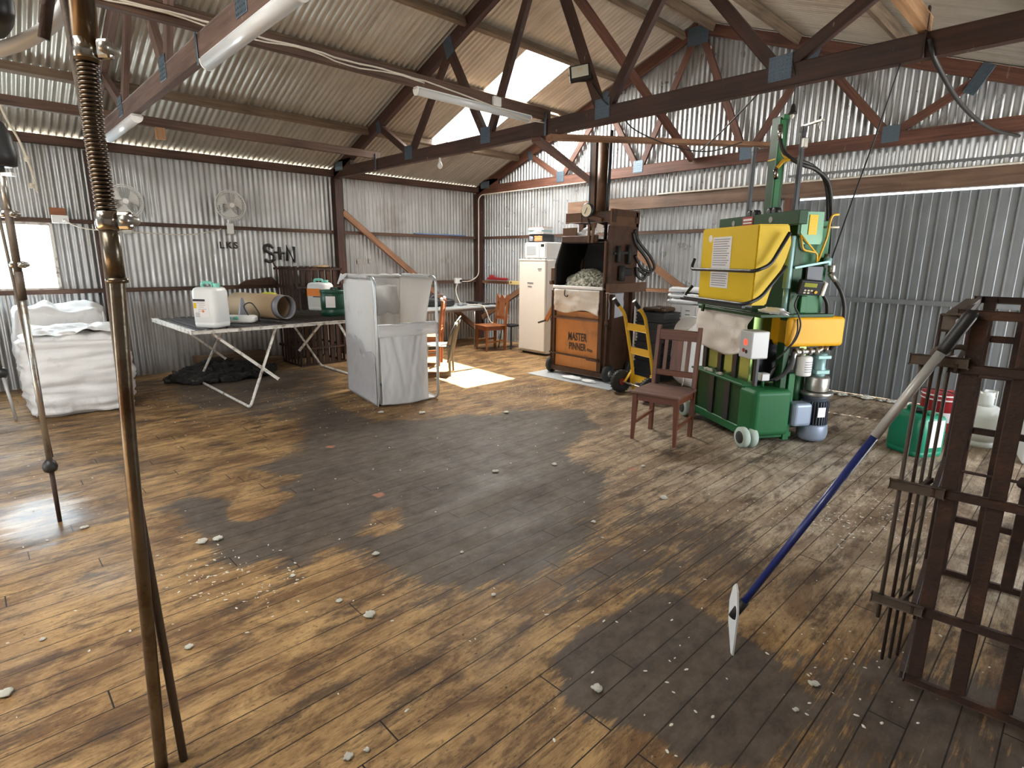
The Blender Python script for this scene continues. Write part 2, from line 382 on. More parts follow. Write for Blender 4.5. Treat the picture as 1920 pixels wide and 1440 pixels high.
# floor -----------------------------------------------------------------
def floor_mat():
    m, nt, p, N, L = new_mat('wool_shed_boards')
    tc = N('ShaderNodeTexCoord'); sep = N('ShaderNodeSeparateXYZ'); L(tc.outputs['Object'], sep.inputs[0])
    def math_(op, a, b=None, c=None):
        n = N('ShaderNodeMath'); n.operation = op
        for i, x in enumerate((a, b, c)):
            if x is None: continue
            if isinstance(x, (int, float)): n.inputs[i].default_value = x
            else: L(x, n.inputs[i])
        return n.outputs[0]
    def mix(f, a, b):
        mx = N('ShaderNodeMix'); mx.data_type = 'RGBA'
        for i, x in ((0, f), (6, a), (7, b)):
            if isinstance(x, tuple): mx.inputs[i].default_value = (*x, 1)
            elif isinstance(x, float): mx.inputs[i].default_value = x
            else: L(x, mx.inputs[i])
        return mx.outputs[2]
    def rng(f, a, b, lo=0.0, hi=1.0):
        r = N('ShaderNodeMapRange'); r.inputs[1].default_value = a; r.inputs[2].default_value = b; r.inputs[3].default_value = lo; r.inputs[4].default_value = hi; L(f, r.inputs[0]); return r.outputs[0]
    def nz(vec, sc, det=5, ro=.55, dist=0.0):
        mp = N('ShaderNodeMapping'); mp.inputs['Scale'].default_value = sc; L(vec, mp.inputs[0])
        n = N('ShaderNodeTexNoise'); n.inputs['Scale'].default_value = 1; n.inputs['Detail'].default_value = det; n.inputs['Roughness'].default_value = ro; n.inputs['Distortion'].default_value = dist
        L(mp.outputs[0], n.inputs['Vector']); return n.outputs['Fac']
    W = .122
    bx = math_('DIVIDE', sep.outputs['X'], W); bi = math_('FLOOR', bx); fr = math_('FRACT', bx)
    wn = N('ShaderNodeTexWhiteNoise'); wn.noise_dimensions = '1D'; L(bi, wn.inputs['W'])
    off = math_('MULTIPLY', wn.outputs['Value'], 37.0)
    cmb = N('ShaderNodeCombineXYZ'); L(math_('ADD', sep.outputs['X'], off), cmb.inputs[0]); L(math_('ADD', sep.outputs['Y'], off), cmb.inputs[1])
    gv = cmb.outputs[0]
    grain = nz(gv, (52, 1.3, 1), 9, .66, 1.4); gr3 = nz(gv, (120, 2.2, 1), 6, .6)
    P_ = tc.outputs['Object']
    worn = nz(P_, (4.5, 1.9, 1), 12, .76, .6); patch = nz(P_, (.75, .5, 1), 6, .6)
    knots = nz(gv, (7, 2.4, 1), 2, .4)
    at1 = N('ShaderNodeAttribute'); at1.attribute_name = 'stain'; at2 = N('ShaderNodeAttribute'); at2.attribute_name = 'grey'; at3 = N('ShaderNodeAttribute'); at3.attribute_name = 'wet'
    gsel = math_('MULTIPLY', at2.outputs['Fac'], rng(patch, .32, .58, .45, 1.0))
    gold = mix(gsel, (.47, .295, .130), (.52, .445, .35))
    brown = mix(gsel, (.155, .085, .038), (.23, .175, .125))
    wf = math_('ADD', worn, math_('MULTIPLY', math_('SUBTRACT', grain, .5), .34))
    wf = math_('ADD', wf, math_('MULTIPLY', math_('SUBTRACT', patch, .5), .35))
    base = mix(rng(wf, .42, .62), brown, gold)
    base = mix(rng(grain, .54, .68, 0, .62), base, (.075, .040, .020))
    base = mix(rng(gr3, .56, .70, 0, .5), base, (.06, .034, .018))
    base = mix(rng(wn.outputs['Value'], 0, 1, 0, .10), base, (.19, .11, .055))
    base = mix(rng(knots, .72, .76, 0, .75), base, (.075, .035, .018))
    # trodden-in grime
    gr2 = nz(P_, (8, 2.2, 1), 9, .76)
    base = mix(rng(gr2, .50, .61, 0, .80), base, (.052, .034, .024))
    fine = nz(P_, (70, 22, 1), 5, .75)
    base = mix(rng(fine, .56, .66, 0, .75), base, (.045, .028, .019))
    sp = nz(P_, (38, 26, 1), 2, .5)
    base = mix(rng(sp, .735, .76, 0, .85), base, (.03, .018, .013))
    # grease stains and painted table shade: edges broken up along the grain
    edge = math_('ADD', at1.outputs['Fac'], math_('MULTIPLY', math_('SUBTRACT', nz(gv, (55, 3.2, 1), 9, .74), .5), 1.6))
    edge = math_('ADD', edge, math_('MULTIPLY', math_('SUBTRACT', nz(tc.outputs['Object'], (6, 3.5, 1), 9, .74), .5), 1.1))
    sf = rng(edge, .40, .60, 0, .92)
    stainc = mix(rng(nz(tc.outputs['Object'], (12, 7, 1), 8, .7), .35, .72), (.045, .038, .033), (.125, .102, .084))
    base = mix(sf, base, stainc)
    at4 = N('ShaderNodeAttribute'); at4.attribute_name = 'raddle'
    base = mix(rng(math_('ADD', at4.outputs['Fac'], math_('MULTIPLY', math_('SUBTRACT', fine, .5), .5)), .45, .65, 0, .8), base, (.40, .16, .10))
    # pale scuffs / lanolin flecks
    sc = nz(tc.outputs['Object'], (55, 40, 1), 3, .6)
    base = mix(rng(sc, .715, .76, 0, .62), base, (.50, .45, .37))
    # gaps between boards, butt joints
    g1 = math_('LESS_THAN', fr, .042)
    yj = math_('ADD', math_('DIVIDE', sep.outputs['Y'], 2.7), math_('MULTIPLY', wn.outputs['Value'], 5.3))
    g2 = math_('LESS_THAN', math_('FRACT', yj), .0022)
    gap = math_('MAXIMUM', g1, g2)
    gapn = math_('MULTIPLY', gap, rng(nz(gv, (2, 3, 1), 3), .32, .46, .55, 1.0))
    base = mix(gapn, base, (.018, .012, .009))
    L(base, p.inputs['Base Color'])
    rough = rng(nz(P_, (3.2, 1.6, 1), 7, .7), .3, .7, .44, .72)
    wet = rng(math_('ADD', at3.outputs['Fac'], math_('MULTIPLY', math_('SUBTRACT', nz(gv, (14, 1.2, 1), 5), .5), .8)), .35, .75)
    rmx = N('ShaderNodeMix'); rmx.data_type = 'FLOAT'; L(wet, rmx.inputs[0]); L(rough, rmx.inputs[2]); rmx.inputs[3].default_value = .34
    L(rmx.outputs[0], p.inputs['Roughness'])
    L(rng(at3.outputs['Fac'], 0, 1, .20, .28), p.inputs['Specular IOR Level'])
    hgt = math_('SUBTRACT', math_('MULTIPLY', grain, .25), gap)
    bp = N('ShaderNodeBump'); bp.inputs['Strength'].default_value = .55; bp.inputs['Distance'].default_value = .004; L(hgt, bp.inputs['Height']); L(bp.outputs[0], p.inputs['Normal'])
    return m
M['floor'] = floor_mat()

# ================================================================== SETTING
XL, XR, YN, YE = -9.3, 1.9, -3.4, 8.0
RX, RZ, SL = -4.5, 4.93, .379
def zs(x): return RZ - SL * abs(x - RX)

# floor: fine grid carrying the stain (with painted table shade) and bleaching maps
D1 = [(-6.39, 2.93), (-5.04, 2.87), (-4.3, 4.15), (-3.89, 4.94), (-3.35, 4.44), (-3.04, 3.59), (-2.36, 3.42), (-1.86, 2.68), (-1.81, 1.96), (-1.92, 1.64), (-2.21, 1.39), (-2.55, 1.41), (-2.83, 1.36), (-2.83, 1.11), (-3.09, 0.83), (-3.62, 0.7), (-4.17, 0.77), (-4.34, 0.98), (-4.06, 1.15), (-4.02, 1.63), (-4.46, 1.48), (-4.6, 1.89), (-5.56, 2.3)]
D2 = [(-1.35, 1.57), (-1.35, 1.77), (-1.4, 2.19), (-1.28, 2.38), (-1.06, 2.36), (-0.89, 2.37), (-0.57, 2.13), (-0.5, 1.85), (-0.58, 1.64), (-0.77, 1.45), (-0.86, 1.47), (-1.0, 1.46), (-1.18, 1.5)]
D3 = [(-0.7, 2.21), (-0.48, 2.8), (0.6, 2.9), (0.6, 1.9), (0.07, 1.9), (-0.47, 1.76)]
D4 = [(-1.83, 1.94), (-1.86, 2.68), (-1.36, 2.75), (-0.94, 2.49), (-1.4, 2.19), (-1.59, 1.68)]
TABLE_SHADE = [(-8.5, 1.7), (-8.81, 3.05), (-7.95, 4.02), (-5.65, 2.83), (-5.52, 2.07), (-7.24, 1.42)]  # dark area under the table: its shade painted into the stain map
L1 = [(-3.91, 1.05), (-4.13, 1.21), (-4.08, 1.41), (-3.75, 1.48), (-3.51, 1.36), (-3.45, 1.14), (-3.63, 1.01)]
L2 = [(-2.96, 1.51), (-3.1, 1.74), (-3.03, 1.93), (-2.84, 1.79), (-2.82, 1.64)]
D6 = [(-2.25, 1.5), (-2.35, 2.2), (-2.36, 3.3), (-1.15, 3.6), (-.82, 2.9), (-1.1, 2.4), (-1.7, 1.8), (-1.85, 1.45)]
GR = [(-2.4, 3.4), (-4.2, 5.6), (-4.2, 8.0), (1.9, 8.0), (1.9, 3.6), (-0.45, 3.0), (-1.23, 2.75)]
def sdist(P, x, y):
    """signed distance (positive inside)"""
    ins = False; dm = 1e9; n = len(P); j = n - 1
    for i in range(n):
        xi, yi = P[i]; xj, yj = P[j]
        if (yi > y) != (yj > y) and x < (xj - xi) * (y - yi) / (yj - yi) + xi: ins = not ins
        ex, ey = xj - xi, yj - yi; t = max(0, min(1, ((x - xi) * ex + (y - yi) * ey) / (ex * ex + ey * ey)))
        dm = min(dm, (x - xi - ex * t) ** 2 + (y - yi - ey * t) ** 2); j = i
    d = sqrt(dm); return d if ins else -d
def soft(P, x, y, w): return max(0, min(1, .5 + sdist(P, x, y) / (2 * w)))
me = bpy.data.meshes.new('floor'); st = .05
YF = YE + .12
nx, ny = int((XR - XL) / st), int((YF - YN) / st)
vs = [(XL - .06 + i * (XR - XL + .06) / nx, YN + j * (YF - YN) / ny, 0) for j in range(ny + 1) for i in range(nx + 1)]
fs = [(j * (nx + 1) + i, j * (nx + 1) + i + 1, (j + 1) * (nx + 1) + i + 1, (j + 1) * (nx + 1) + i) for j in range(ny) for i in range(nx)]
me.from_pydata(vs, [], fs)
a1 = me.attributes.new('stain', 'FLOAT', 'POINT'); a2 = me.attributes.new('grey', 'FLOAT', 'POINT'); a3 = me.attributes.new('wet', 'FLOAT', 'POINT'); a4 = me.attributes.new('raddle', 'FLOAT', 'POINT')
a1, a2, a3, a4 = (me.attributes[n] for n in ('stain', 'grey', 'wet', 'raddle'))
for k, (x, y, _) in enumerate(vs):
    s = 0; g = 0
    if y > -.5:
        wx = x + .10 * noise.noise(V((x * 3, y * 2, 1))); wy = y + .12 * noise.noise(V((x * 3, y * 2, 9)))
        s = max(.95 * soft(D1, wx, wy, .16), .98 * soft(D2, wx, wy, .07), .74 * soft(D3, wx, wy, .25), .60 * soft(D4, wx, wy, .16), .52 * soft(D6, wx, wy, .3), .62 * soft(TABLE_SHADE, wx, wy, .3))
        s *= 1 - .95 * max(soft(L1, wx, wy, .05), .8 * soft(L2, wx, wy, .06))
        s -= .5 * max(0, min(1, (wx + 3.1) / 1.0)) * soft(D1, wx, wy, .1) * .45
        g = soft(GR, wx, wy, .5)
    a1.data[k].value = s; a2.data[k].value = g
    a4.data[k].value = max(math.exp(-(((x - rx) / .055) ** 2 + ((y - ry) / .055) ** 2)) for rx, ry in ((-3.36, 1.93), (-4.58, 2.17), (-2.42, 3.69)))
    a3.data[k].value = max(math.exp(-(((x + 4.5) / .55) ** 2 + ((y - .15) / .30) ** 2)), .75 * math.exp(-(((x + 3.35) / .28) ** 2 + ((y - .45) / .45) ** 2)), .5 * math.exp(-(((x + 2.9) / .3) ** 2 + ((y + .1) / .3) ** 2)))
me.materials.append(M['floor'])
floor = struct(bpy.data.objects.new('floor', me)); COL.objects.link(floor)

# corrugated sheets -------------------------------------------------------
def corr(mb, o, u, L, v, fn, nrm, pitch=.076, amp=.011, u0=0.0, per=8, rows=1):
    """o + u*t + v*(z0..z1) (fn(t) gives z0,z1), waves along u standing out along nrm"""
    o, u, v, nrm = V(o), V(u), V(v), V(nrm)
    n = max(2, int(L / pitch * per)); prev = None
    for i in range(n + 1):
        t = L * i / n; z0, z1 = fn(t)
        off = nrm * (amp * cos(2 * pi * (t + u0) / pitch))
        cur = [mb.b.verts.new(o + u * t + v * (z0 + (z1 - z0) * k / rows) + off) for k in range(rows + 1)]
        if prev:
            for k in range(rows):
                f = mb.b.faces.new((prev[k], cur[k], cur[k + 1], prev[k + 1])); f.smooth = True
        prev = cur
WY0, WY1, WZ0, WZ1 = -.35, .90, 1.24, 2.04             # window in the left wall
w = MB(); wx_ = XL - .012
for y0, y1, z0, z1 in ((YN, WY0, 0, 3.06), (WY0, WY1, 0, WZ0), (WY0, WY1, WZ1, 3.06), (WY1, YE, 0, 3.06)):
    corr(w, (wx_, y0, 0), (0, 1, 0), y1 - y0, (0, 0, 1), lambda t, a=z0, b=z1: (a, b), (1, 0, 0), u0=y0)
wall_left = struct(w.build('wall_left', M['wall']))
w = MB(); DX = -2.93
ye_ = YE + .012
corr(w, (XL, ye_, 0), (1, 0, 0), DX - XL, (0, 0, 1), lambda t: (0, zs(XL + t) - .05), (0, -1, 0))
corr(w, (DX, ye_, 0), (1, 0, 0), XR - DX, (0, 0, 1), lambda t: (2.45, zs(DX + t) - .05), (0, -1, 0), u0=DX - XL)
wall_end = struct(w.build('wall_end', M['wall_e']))
w = MB()
for z0, z1, y0, y1 in ((0, 2.6, YN, 4.4), (2.35, 2.6, 4.4, 7.4), (0, 2.6, 7.4, YE)):
    corr(w, (XR + .012, y0, 0), (0, 1, 0), y1 - y0, (0, 0, 1), lambda t, a=z0, b=z1: (a, b), (-1, 0, 0), per=4)
struct(w.build('wall_right', M['wall']))
w = MB()
for x0, x1, z0 in ((XL, -6.2, 0), (-6.2, -3.8, 2.2), (-3.8, XR, 0)):
    corr(w, (x0, YN - .012, 0), (1, 0, 0), x1 - x0, (0, 0, 1), lambda t, a=x0, b=z0: (b, zs(a + t) - .05), (0, 1, 0), per=4)
struct(w.build('wall_back', M['wall']))
# roof: two slopes of corrugated sheet, a clear sheet let into the left one
KY0, KY1, KX0, KX1 = 5.90, 6.79, -8.08, -5.80
def slope(mb, x0, x1, y0, y1, pitch=.076, amp=.0135):
    s = 1 if x0 < RX - .01 else -1
    d = V((1, 0, s * SL)); nrm = V((-s * SL, 0, 1)).normalized()
    corr(mb, (x0, y0, zs(x0)), (0, 1, 0), y1 - y0, d, lambda t: (0, x1 - x0), nrm, pitch, amp, u0=y0)
w = MB()
for x0, x1, y0, y1 in ((XL - .03, RX, YN, KY0), (XL - .03, RX, KY1, YE + .03), (XL - .03, KX0, KY0, KY1), (KX1, RX, KY0, KY1),
                       (RX, XR + .05, YN, -2.2), (RX, XR + .05, -1.2, YE + .03), (RX, -4.3, -2.2, -1.2), (-.6, XR + .05, -2.2, -1.2)):
    slope(w, x0, x1, y0, y1)
ceiling = struct(w.build('ceiling', M['roof']))
w = MB(); slope(w, KX0 - .06, KX1 + .06, KY0 - .03, KY1 + .03); sky1 = struct(w.build('window_2', M['skylight'])); sky1.location.z = .012
w = MB(); slope(w, -4.34, -.56, -2.23, -1.17); s2 = struct(w.build('added_clear_sheet', M['skylight'])); s2.location.z = .012  # unseen clear sheet in the right slope, added to bring in interior light
w = MB(); w.bar((RX - .22, YN, zs(RX - .22) + .015), (RX - .22, YE, zs(RX - .22) + .015), .01, .004)
w = MB()
for s in (-1, 1):
    w.grid(lambda a, b, s=s: (RX + s * .28 * a, YN + (YE - YN) * b, RZ + .022 - SL * .28 * a), 1, 1)
struct(w.build('trim_1', M['roof'], solid=.003))                       # ridge capping
# window 1: frame and pane
w = MB()
fr_x = XL + .01
for p0, p1 in (((fr_x, WY0, WZ0), (fr_x, WY1, WZ0)), ((fr_x, WY0, WZ1), (fr_x, WY1, WZ1))): w.bar(p0, p1, .05, .035)
for y in (WY0, WY1): w.bar((fr_x, y, WZ0), (fr_x, y, WZ1), .02, .035, up=(0, 1, 0))
w2 = MB(); w2.box((-.5, YE + .13, 2.74), (5.2, .26, .03)); struct(w2.build('added_sun_hood', M['door']))  # unseen hood outside the door, added to keep sun out of the top gap
win = struct(w.build('window_1', M['whitepaint']))
w = MB(); w.box((XL - .012, (WY0 + WY1) / 2, (WZ0 + WZ1) / 2), (.004, WY1 - WY0, WZ1 - WZ0)); w.build('pane', M['pane'], win)
# door 1: the ribbed sliding door, its middle rail, left stile
w = MB(); yd = YE + .06
x = DX - .05; pitch = .170; n = int((XR + .1 - x) / pitch); prof = []
for i in range(n):
    a = x + i * pitch
    tall = .017
    prof += [(a, 0), (a + .007, tall), (a + .016, tall), (a + .023, 0), (a + .085, 0), (a + .09, .003), (a + .102, .003), (a + .107, 0)]
prof = [(px, yd - h) for px, h in prof]
A = [w.b.verts.new((px, py, .001)) for px, py in prof]; B = [w.b.verts.new((px, py, 2.432)) for px, py in prof]
for k in range(len(prof) - 1): w.b.faces.new((A[k], A[k + 1], B[k + 1], B[k]))
door = struct(w.build('door_1', M['door']))
w = MB(); w.bar((DX, yd - .04, 1.195), (XR, yd - .04, 1.195), .03, .055); w.build('rail', M['door'], door)
# door in the right wall and the yard outside
w = MB(); R_ = MB()
w.grid(lambda a, b: (-60 + 120 * a, -60 + 120 * b, -.6), 1, 1)
struct(w.build('ground', mat('dry_ground', (.12, .115, .10), .9, 0, .2, 2)))

# trees seen through the window
M['leaf'] = mat('gum_leaves', (.12, .20, .06), .8, 0, .4, 3, .5, 5); M['bark'] = mat('bark', (.20, .15, .11), .9)
for (x, y, h, r_, lb) in ((-24, -1.0, 4.2, 1.7, 'leafy green tree outside the window, nearer the left edge of the pane'), (-27, 1.9, 4.6, 2.0, 'leafy green tree outside the window, nearer the right edge of the pane')):
    t = thing('tree', lb, 'tree', (x, y, -.6))
    w = MB(); w.tube([(0, 0, 0), (.1, .05, h * .5), (0, 0, h * .8)], [.18, .14, .06], 8); w.build('trunk', M['bark'], t)
    w = MB()
    for k in range(9):
        a = k * 2.4; w.blob((r_ * .55 * cos(a), r_ * .55 * sin(a), h * (.5 + .05 * k)), (r_ * .5, r_ * .5, r_ * .42), 2, .35, 2.5, k)
    w.build('crown', M['leaf'], t)

# ------------------------------------------------------------------ roof trusses
def plate(t, x, z, yf, wd, hg, rot=0.0, side=-1):
    w = MB(); w.box((0, 0, 0), (wd, .004, hg), bev=.0015)
    nr = 6
    for i in range(nr):
        for j in range(max(3, int(nr * hg / wd))):
            w.box((-wd * .42 + wd * .84 * i / (nr - 1), side * .003, -hg * .42 + hg * .84 * j / max(2, int(nr * hg / wd) - 1)), (wd * .09, .004, hg * .05))
    o = w.build('nail_plate', M['nail'], t, (x, yf, z)); o.rotation_euler.y = rot; return o
BJ = [-7.0, -5.38, -3.66, -1.98]; TJ = [-7.75, -6.08, -4.5, -2.92, -1.25]
def truss(Y, label, m, x0=XL, x1=.28, th=.05, pl=True, webs=True):
    t = thing('roof_truss', label, 'roof truss', (0, Y, 0))
    w = MB(); w.bar((x0, 0, 3.03), (x1, 0, 3.03), th, .155, bev=.004); w.build('bottom_chord', m, t)
    for s, xe in ((-1, x0 + .02), (1, x1)):
        w = MB(); top = zs(RX) - .10
        k = SL * abs(xe - RX); w.bar((RX - s * -.0, 0, top), (xe, 0, top - k), th, .145, bev=.004); w.build('rafter', m, t)
    zt = lambda x: zs(x) - .17
    if webs:
        for a, b in ((TJ[0], BJ[0]), (TJ[1], BJ[0]), (TJ[1], BJ[1]), (TJ[2] - .05, BJ[1]), (TJ[2] + .05, BJ[2]), (TJ[3], BJ[2]), (TJ[3], BJ[3]), (TJ[4], BJ[3])):
            s = .05 if a > b else -.05
            w = MB(); w.bar((a, 0, zt(a)), (b + s, 0, 3.11), th * .9, .09, up=(1, 0, 0), bev=.003); w.build('web', m, t)
    # heel packing block
    w = MB(); w.box((x0 + .38, 0, 3.16), (.55, th, .12), bev=.003); w.build('heel_block', m, t)
    if pl:
        yf = -th / 2 - .004
        for b in BJ: plate(t, b, 3.09, yf, .175, .18, random.uniform(-.03, .03))
        plate(t, TJ[1] + .02, zt(TJ[1]) + .03, yf, .16, .22, -.36); plate(t, TJ[3], zt(TJ[3]) + .03, yf, .16, .22, .36)
        plate(t, TJ[4], zt(TJ[4]) - .01, yf, .12, .30, .5); plate(t, TJ[0], zt(TJ[0]), yf, .10, .17, -.25)
        plate(t, RX, zs(RX) - .20, yf, .32, .24); plate(t, x0 + .28, 3.12, yf, .26, .14)
    return t
main_t = truss(4.76, 'dark red-brown roof truss spanning the middle of the shed, floodlight fixed to one web', M['truss'], th=.07)
end_t = truss(7.93, 'red-brown roof truss standing hard against the far gable wall', M['truss_red'])
near_t = truss(1.40, 'dusty pale roof truss nearest the camera, with tube lights under its chord', M['near_truss'], th=.055)

# long timbers --------------------------------------------------------------
def timber(name, label, cat, p0, p1, w_, h_, m, up=(0, 0, 1), group=None, bev=.004):
    mb = MB(); mb.bar(p0, p1, w_, h_, up, bev); return tag(mb.build(name, m), label, cat, group)
bays = [(4.80, 7.90, 'beyond the middle truss'), (1.43, 4.72, 'between the two nearer trusses'), (YN + .05, 1.37, 'over the nearest truss towards the camera')]
ordn = ['lowest', 'second lowest', 'third lowest', 'topmost']
for bi_, (y0, y1, where) in enumerate(bays):
    for side, xs in (('left', (-8.05, -6.75, -5.74, -4.72)), ('right', (-.55, -1.80, -3.12, -4.28))):
        for i, x in enumerate(xs):
            if bi_ == 1 and (side == 'right' or i == 3): continue
            if bi_ == 2 and not (side == 'left' and i == 0): continue
            s = 1 if side == 'left' else -1
            nrm = (-s * SL, 0, 1); z = zs(x) - .068
            timber('roof_purlin', f'weathered roof purlin, {ordn[i]} on the {side} slope, {where}', 'purlin', (x, y0, z), (x, y1, z), .05, .10, M['purlin'], nrm)
timber('tie_runner', 'long brown timber lying on the truss chords near the left wall', 'beam', (-7.88, YN + .1, 3.16), (-7.88, 4.80, 3.16), .05, .10, M['batten'])
timber('tie_runner', 'long brown timber on the truss chords carrying a white cable and tube light', 'beam', (-4.43, YN + .1, 3.16), (-4.43, 4.80, 3.16), .05, .10, M['batten'])
timber('tie_runner', 'orange-tan timber resting on the middle truss at the upper right', 'beam', (-1.08, YN + .1, 3.16), (-1.08, 4.80, 3.16), .05, .10, M['tan'])
timber('plan_brace', 'flat brown brace running from the middle truss left to the gable, above the old press', 'brace', (-4.52, 4.70, 2.925), (-6.25, 7.88, 2.925), .10, .045, M['truss_red'])
timber('plan_brace', 'flat orange-brown brace running from the middle truss right to the gable', 'brace', (-4.36, 4.72, 2.925), (-3.30, 7.88, 3.135), .12, .05, M['brace'], (0, 0, 1))
timber('ridge_brace', 'long reddish brace sloping from the middle truss peak down to the gable truss', 'brace', (-4.42, 4.82, 4.60), (-4.45, 7.88, 3.10), .045, .10, M['truss_red'])
# wall plates, girts, posts
timber('wall_plate', 'dark timber plate along the top of the left wall under the scalloped daylight gaps', 'beam', (XL + .05, YN, 3.034), (XL + .05, YE - .02, 3.034), .09, .105, M['girt'])
timber('wall_girt', 'dark timber rail along the left wall at head height', 'wall rail', (XL + .035, YN, 2.085), (XL + .035, YE - .02, 2.085), .06, .05, M['girt'])
timber('wall_girt', 'dark timber rail along the left wall below the window sill', 'wall rail', (XL + .035, YN, 1.205), (XL + .035, YE - .02, 1.205), .06, .055, M['girt'])
timber('wall_girt', 'brown timber rail on the gable wall at head height behind the old press', 'wall rail', (XL + .12, YE - .04, 2.085), (DX - .15, YE - .04, 2.085), .06, .05, M['girt'])
timber('wall_girt', 'brown timber rail on the gable wall at waist height', 'wall rail', (XL + .12, YE - .04, 1.195), (DX - .15, YE - .04, 1.195), .06, .055, M['brace'])
timber('door_header', 'heavy grained brown beam across the gable wall above the sliding door', 'beam', (-6.80, YE - .05, 2.545), (1.25, YE - .05, 2.545), .09, .185, wood('header_timber', (.050, .027, .017), (.19, .112, .072), .55, .08, (1.2, 14)))
timber('post', 'dark timber post on the left wall under the middle truss', 'post', (XL + .09, 4.76, 0), (XL + .09, 4.76, 2.95), .13, .13, M['truss'])
timber('post', 'dark timber post in the far left corner of the shed', 'post', (XL + .09, YE - .10, 0), (XL + .09, YE - .10, 2.95), .13, .13, M['truss'])
timber('post', 'timber post on the left wall hidden mostly by the spring pole', 'post', (XL + .09, 1.40, 0), (XL + .09, 1.40, 2.95), .12, .12, M['truss'])
timber('post', 'red-brown post beside the sliding door behind the green press', 'post', (DX - .08, YE - .10, 0), (DX - .08, YE - .10, 2.44), .10, .10, M['truss_red'])
timber('wall_brace', 'orange-brown diagonal brace on the left wall beside the middle post', 'brace', (XL + .095, 4.84, 2.42), (XL + .095, 7.80, .21), .045, .10, M['brace'])
timber('wall_brace', 'grey-brown diagonal brace on the gable wall right of the old press', 'brace', (-5.50, YE - .095, 1.88), (-4.20, YE - .095, 1.08), .045, .10, M['brace'])
timber('wall_brace', 'tan diagonal brace on the gable wall behind the chair beside the fridge', 'brace', (-9.10, YE - .095, .45), (-6.95, YE - .095, 1.62), .045, .10, M['brace'])

for y, l in ((4.76, 'dark post carrying the right end of the middle truss, out to the right'), (1.40, 'dark post carrying the right end of the nearest truss')):
    timber('post', l, 'post', (.20, y, 0), (.20, y, 2.95), .12, .12, M['truss'])

# ================================================================== THINGS
# ------------------------------------------------------------------ spring poles on the shearing board
def collar(t, z, r, lug=.055, h=.05, name='clamp_collar'):
    w = MB(); w.lathe([(r * .99, z - h / 2), (r * 1.22, z - h / 2 + .004), (r * 1.22, z + h / 2 - .004), (r * .99, z + h / 2)], n=20)
    w.box((r * 1.1 + lug / 2, 0, z), (lug, .022, h * .95), bev=.009, seg=2)
    c = w.build(name, M['chrome'], t)
    w = MB(); w.lathe([(.002, -.030), (.011, -.027), (.014, -.018), (.014, .018), (.011, .027), (.002, .030)], (r * 1.1 + lug * .78, 0, z), 14, 'Y'); w.build('bolt', M['steel'], c)
    return c
t = thing('spring_pole', 'tall brown steel pole with a thick coil spring, standing nearest the camera', 'pole', (-1.905, .245, 0), radians(44))
def lean(z):
    K = ((0, 0), (1.08, .048), (1.6, .082), (1.75, .079), (1.96, .076), (2.2, .088), (3.0, .14))
    for (z0, a0), (z1, a1) in zip(K, K[1:]):
        if z <= z1: return (a0 + (a1 - a0) * (z - z0) / (z1 - z0), .0, z)
    return (.14, 0, z)                # slight lean of the main tube
w = MB(); w.tube([lean(.1 * k) for k in range(17)] + [lean(1.62)], .0185, 18); w.build('tube', M['brass'], t)
w = MB(); w.tube([lean(1.585), lean(1.74)], .0215, 18); w.lathe([(.021, 1.580), (.0265, 1.582), (.0265, 1.592), (.021, 1.594)], (lean(1.6)[0], 0, 0), 20); w.build('sleeve', M['brass'], t)
w = MB(); turns = 35; n = 16
pts = [(lean(1.765 + .36 * k / (turns * n))[0] + .0205 * cos(2 * pi * k / n), .0205 * sin(2 * pi * k / n), 1.765 + .36 * k / (turns * n)) for k in range(turns * n + 1)]
w.tube(pts, .0045, 6); w.build('coil_spring', M['spring'], t)
w = MB(); w.tube([lean(1.79), lean(2.0), lean(2.27)], .0155, 14); w.build('spring_core', M['spring'], t)
for z in (1.742, 2.15): 
    c = collar(t, z, .0235, .042, .05); c.location.x = lean(z)[0]
w = MB(); w.tube([lean(2.12), lean(2.75)], .028, 18); w.build('upper_tube', M['spring'], t)
w = MB(); w.tube([(.052, .035, 0), (.020, .035, 1.0), (.036, .035, 1.60), (.040, .035, 1.76), (.036, .035, 1.96), (.026, .035, 2.25), (.0, .035, 2.75)], .0125, 10); w.build('side_rod', M['rust_rod'], t)

t = thing('spring_pole', 'slim steel pole with a black cap and black joint, standing before the wool bags', 'pole', (-4.37, .23, 0), radians(40))
def ln(z): return (.012 * z, 0, z)
w = MB(); w.tube([ln(0), ln(.38)], [.012, .014], 12); w.build('foot_rod', M['rustdark'], t)
w = MB(); w.lathe([(.012, .33), (.034, .345), (.040, .37), (.034, .395), (.014, .42)], n=14); w.build('joint', M['black'], t)
w = MB(); w.tube([ln(.39), ln(1.42)], .0165, 12); w.build('tube', M['steel'], t)
w = MB(); w.tube([ln(1.40), ln(1.56)], .022, 12); w.tube([ln(1.55), ln(1.90)], .020, 12); w.build('sleeve', M['rust_rod'], t)
for z in (1.60, 1.88): c = collar(t, z, .022, .05, .04)
w = MB(); w.tube([ln(1.9), ln(2.14)], .017, 12); w.build('upper_tube', M['steel'], t)
w = MB(); w.lathe([(.05, 2.13), (.075, 2.14), (.082, 2.2), (.07, 2.30), (.045, 2.36), (.02, 2.38)], (.026, 0, 0), 20); w.build('cap', M['black'], t)
w = MB(); w.tube([(-.012, .035, .42), (-.085, .03, 2.15)], .008, 8); w.build('side_rod', M['rust_rod'], t)
w = MB(); w.bar((.02, 0, 2.09), (.10, 0, 2.09), .03, .018); w.build('bracket', M['white'], t)
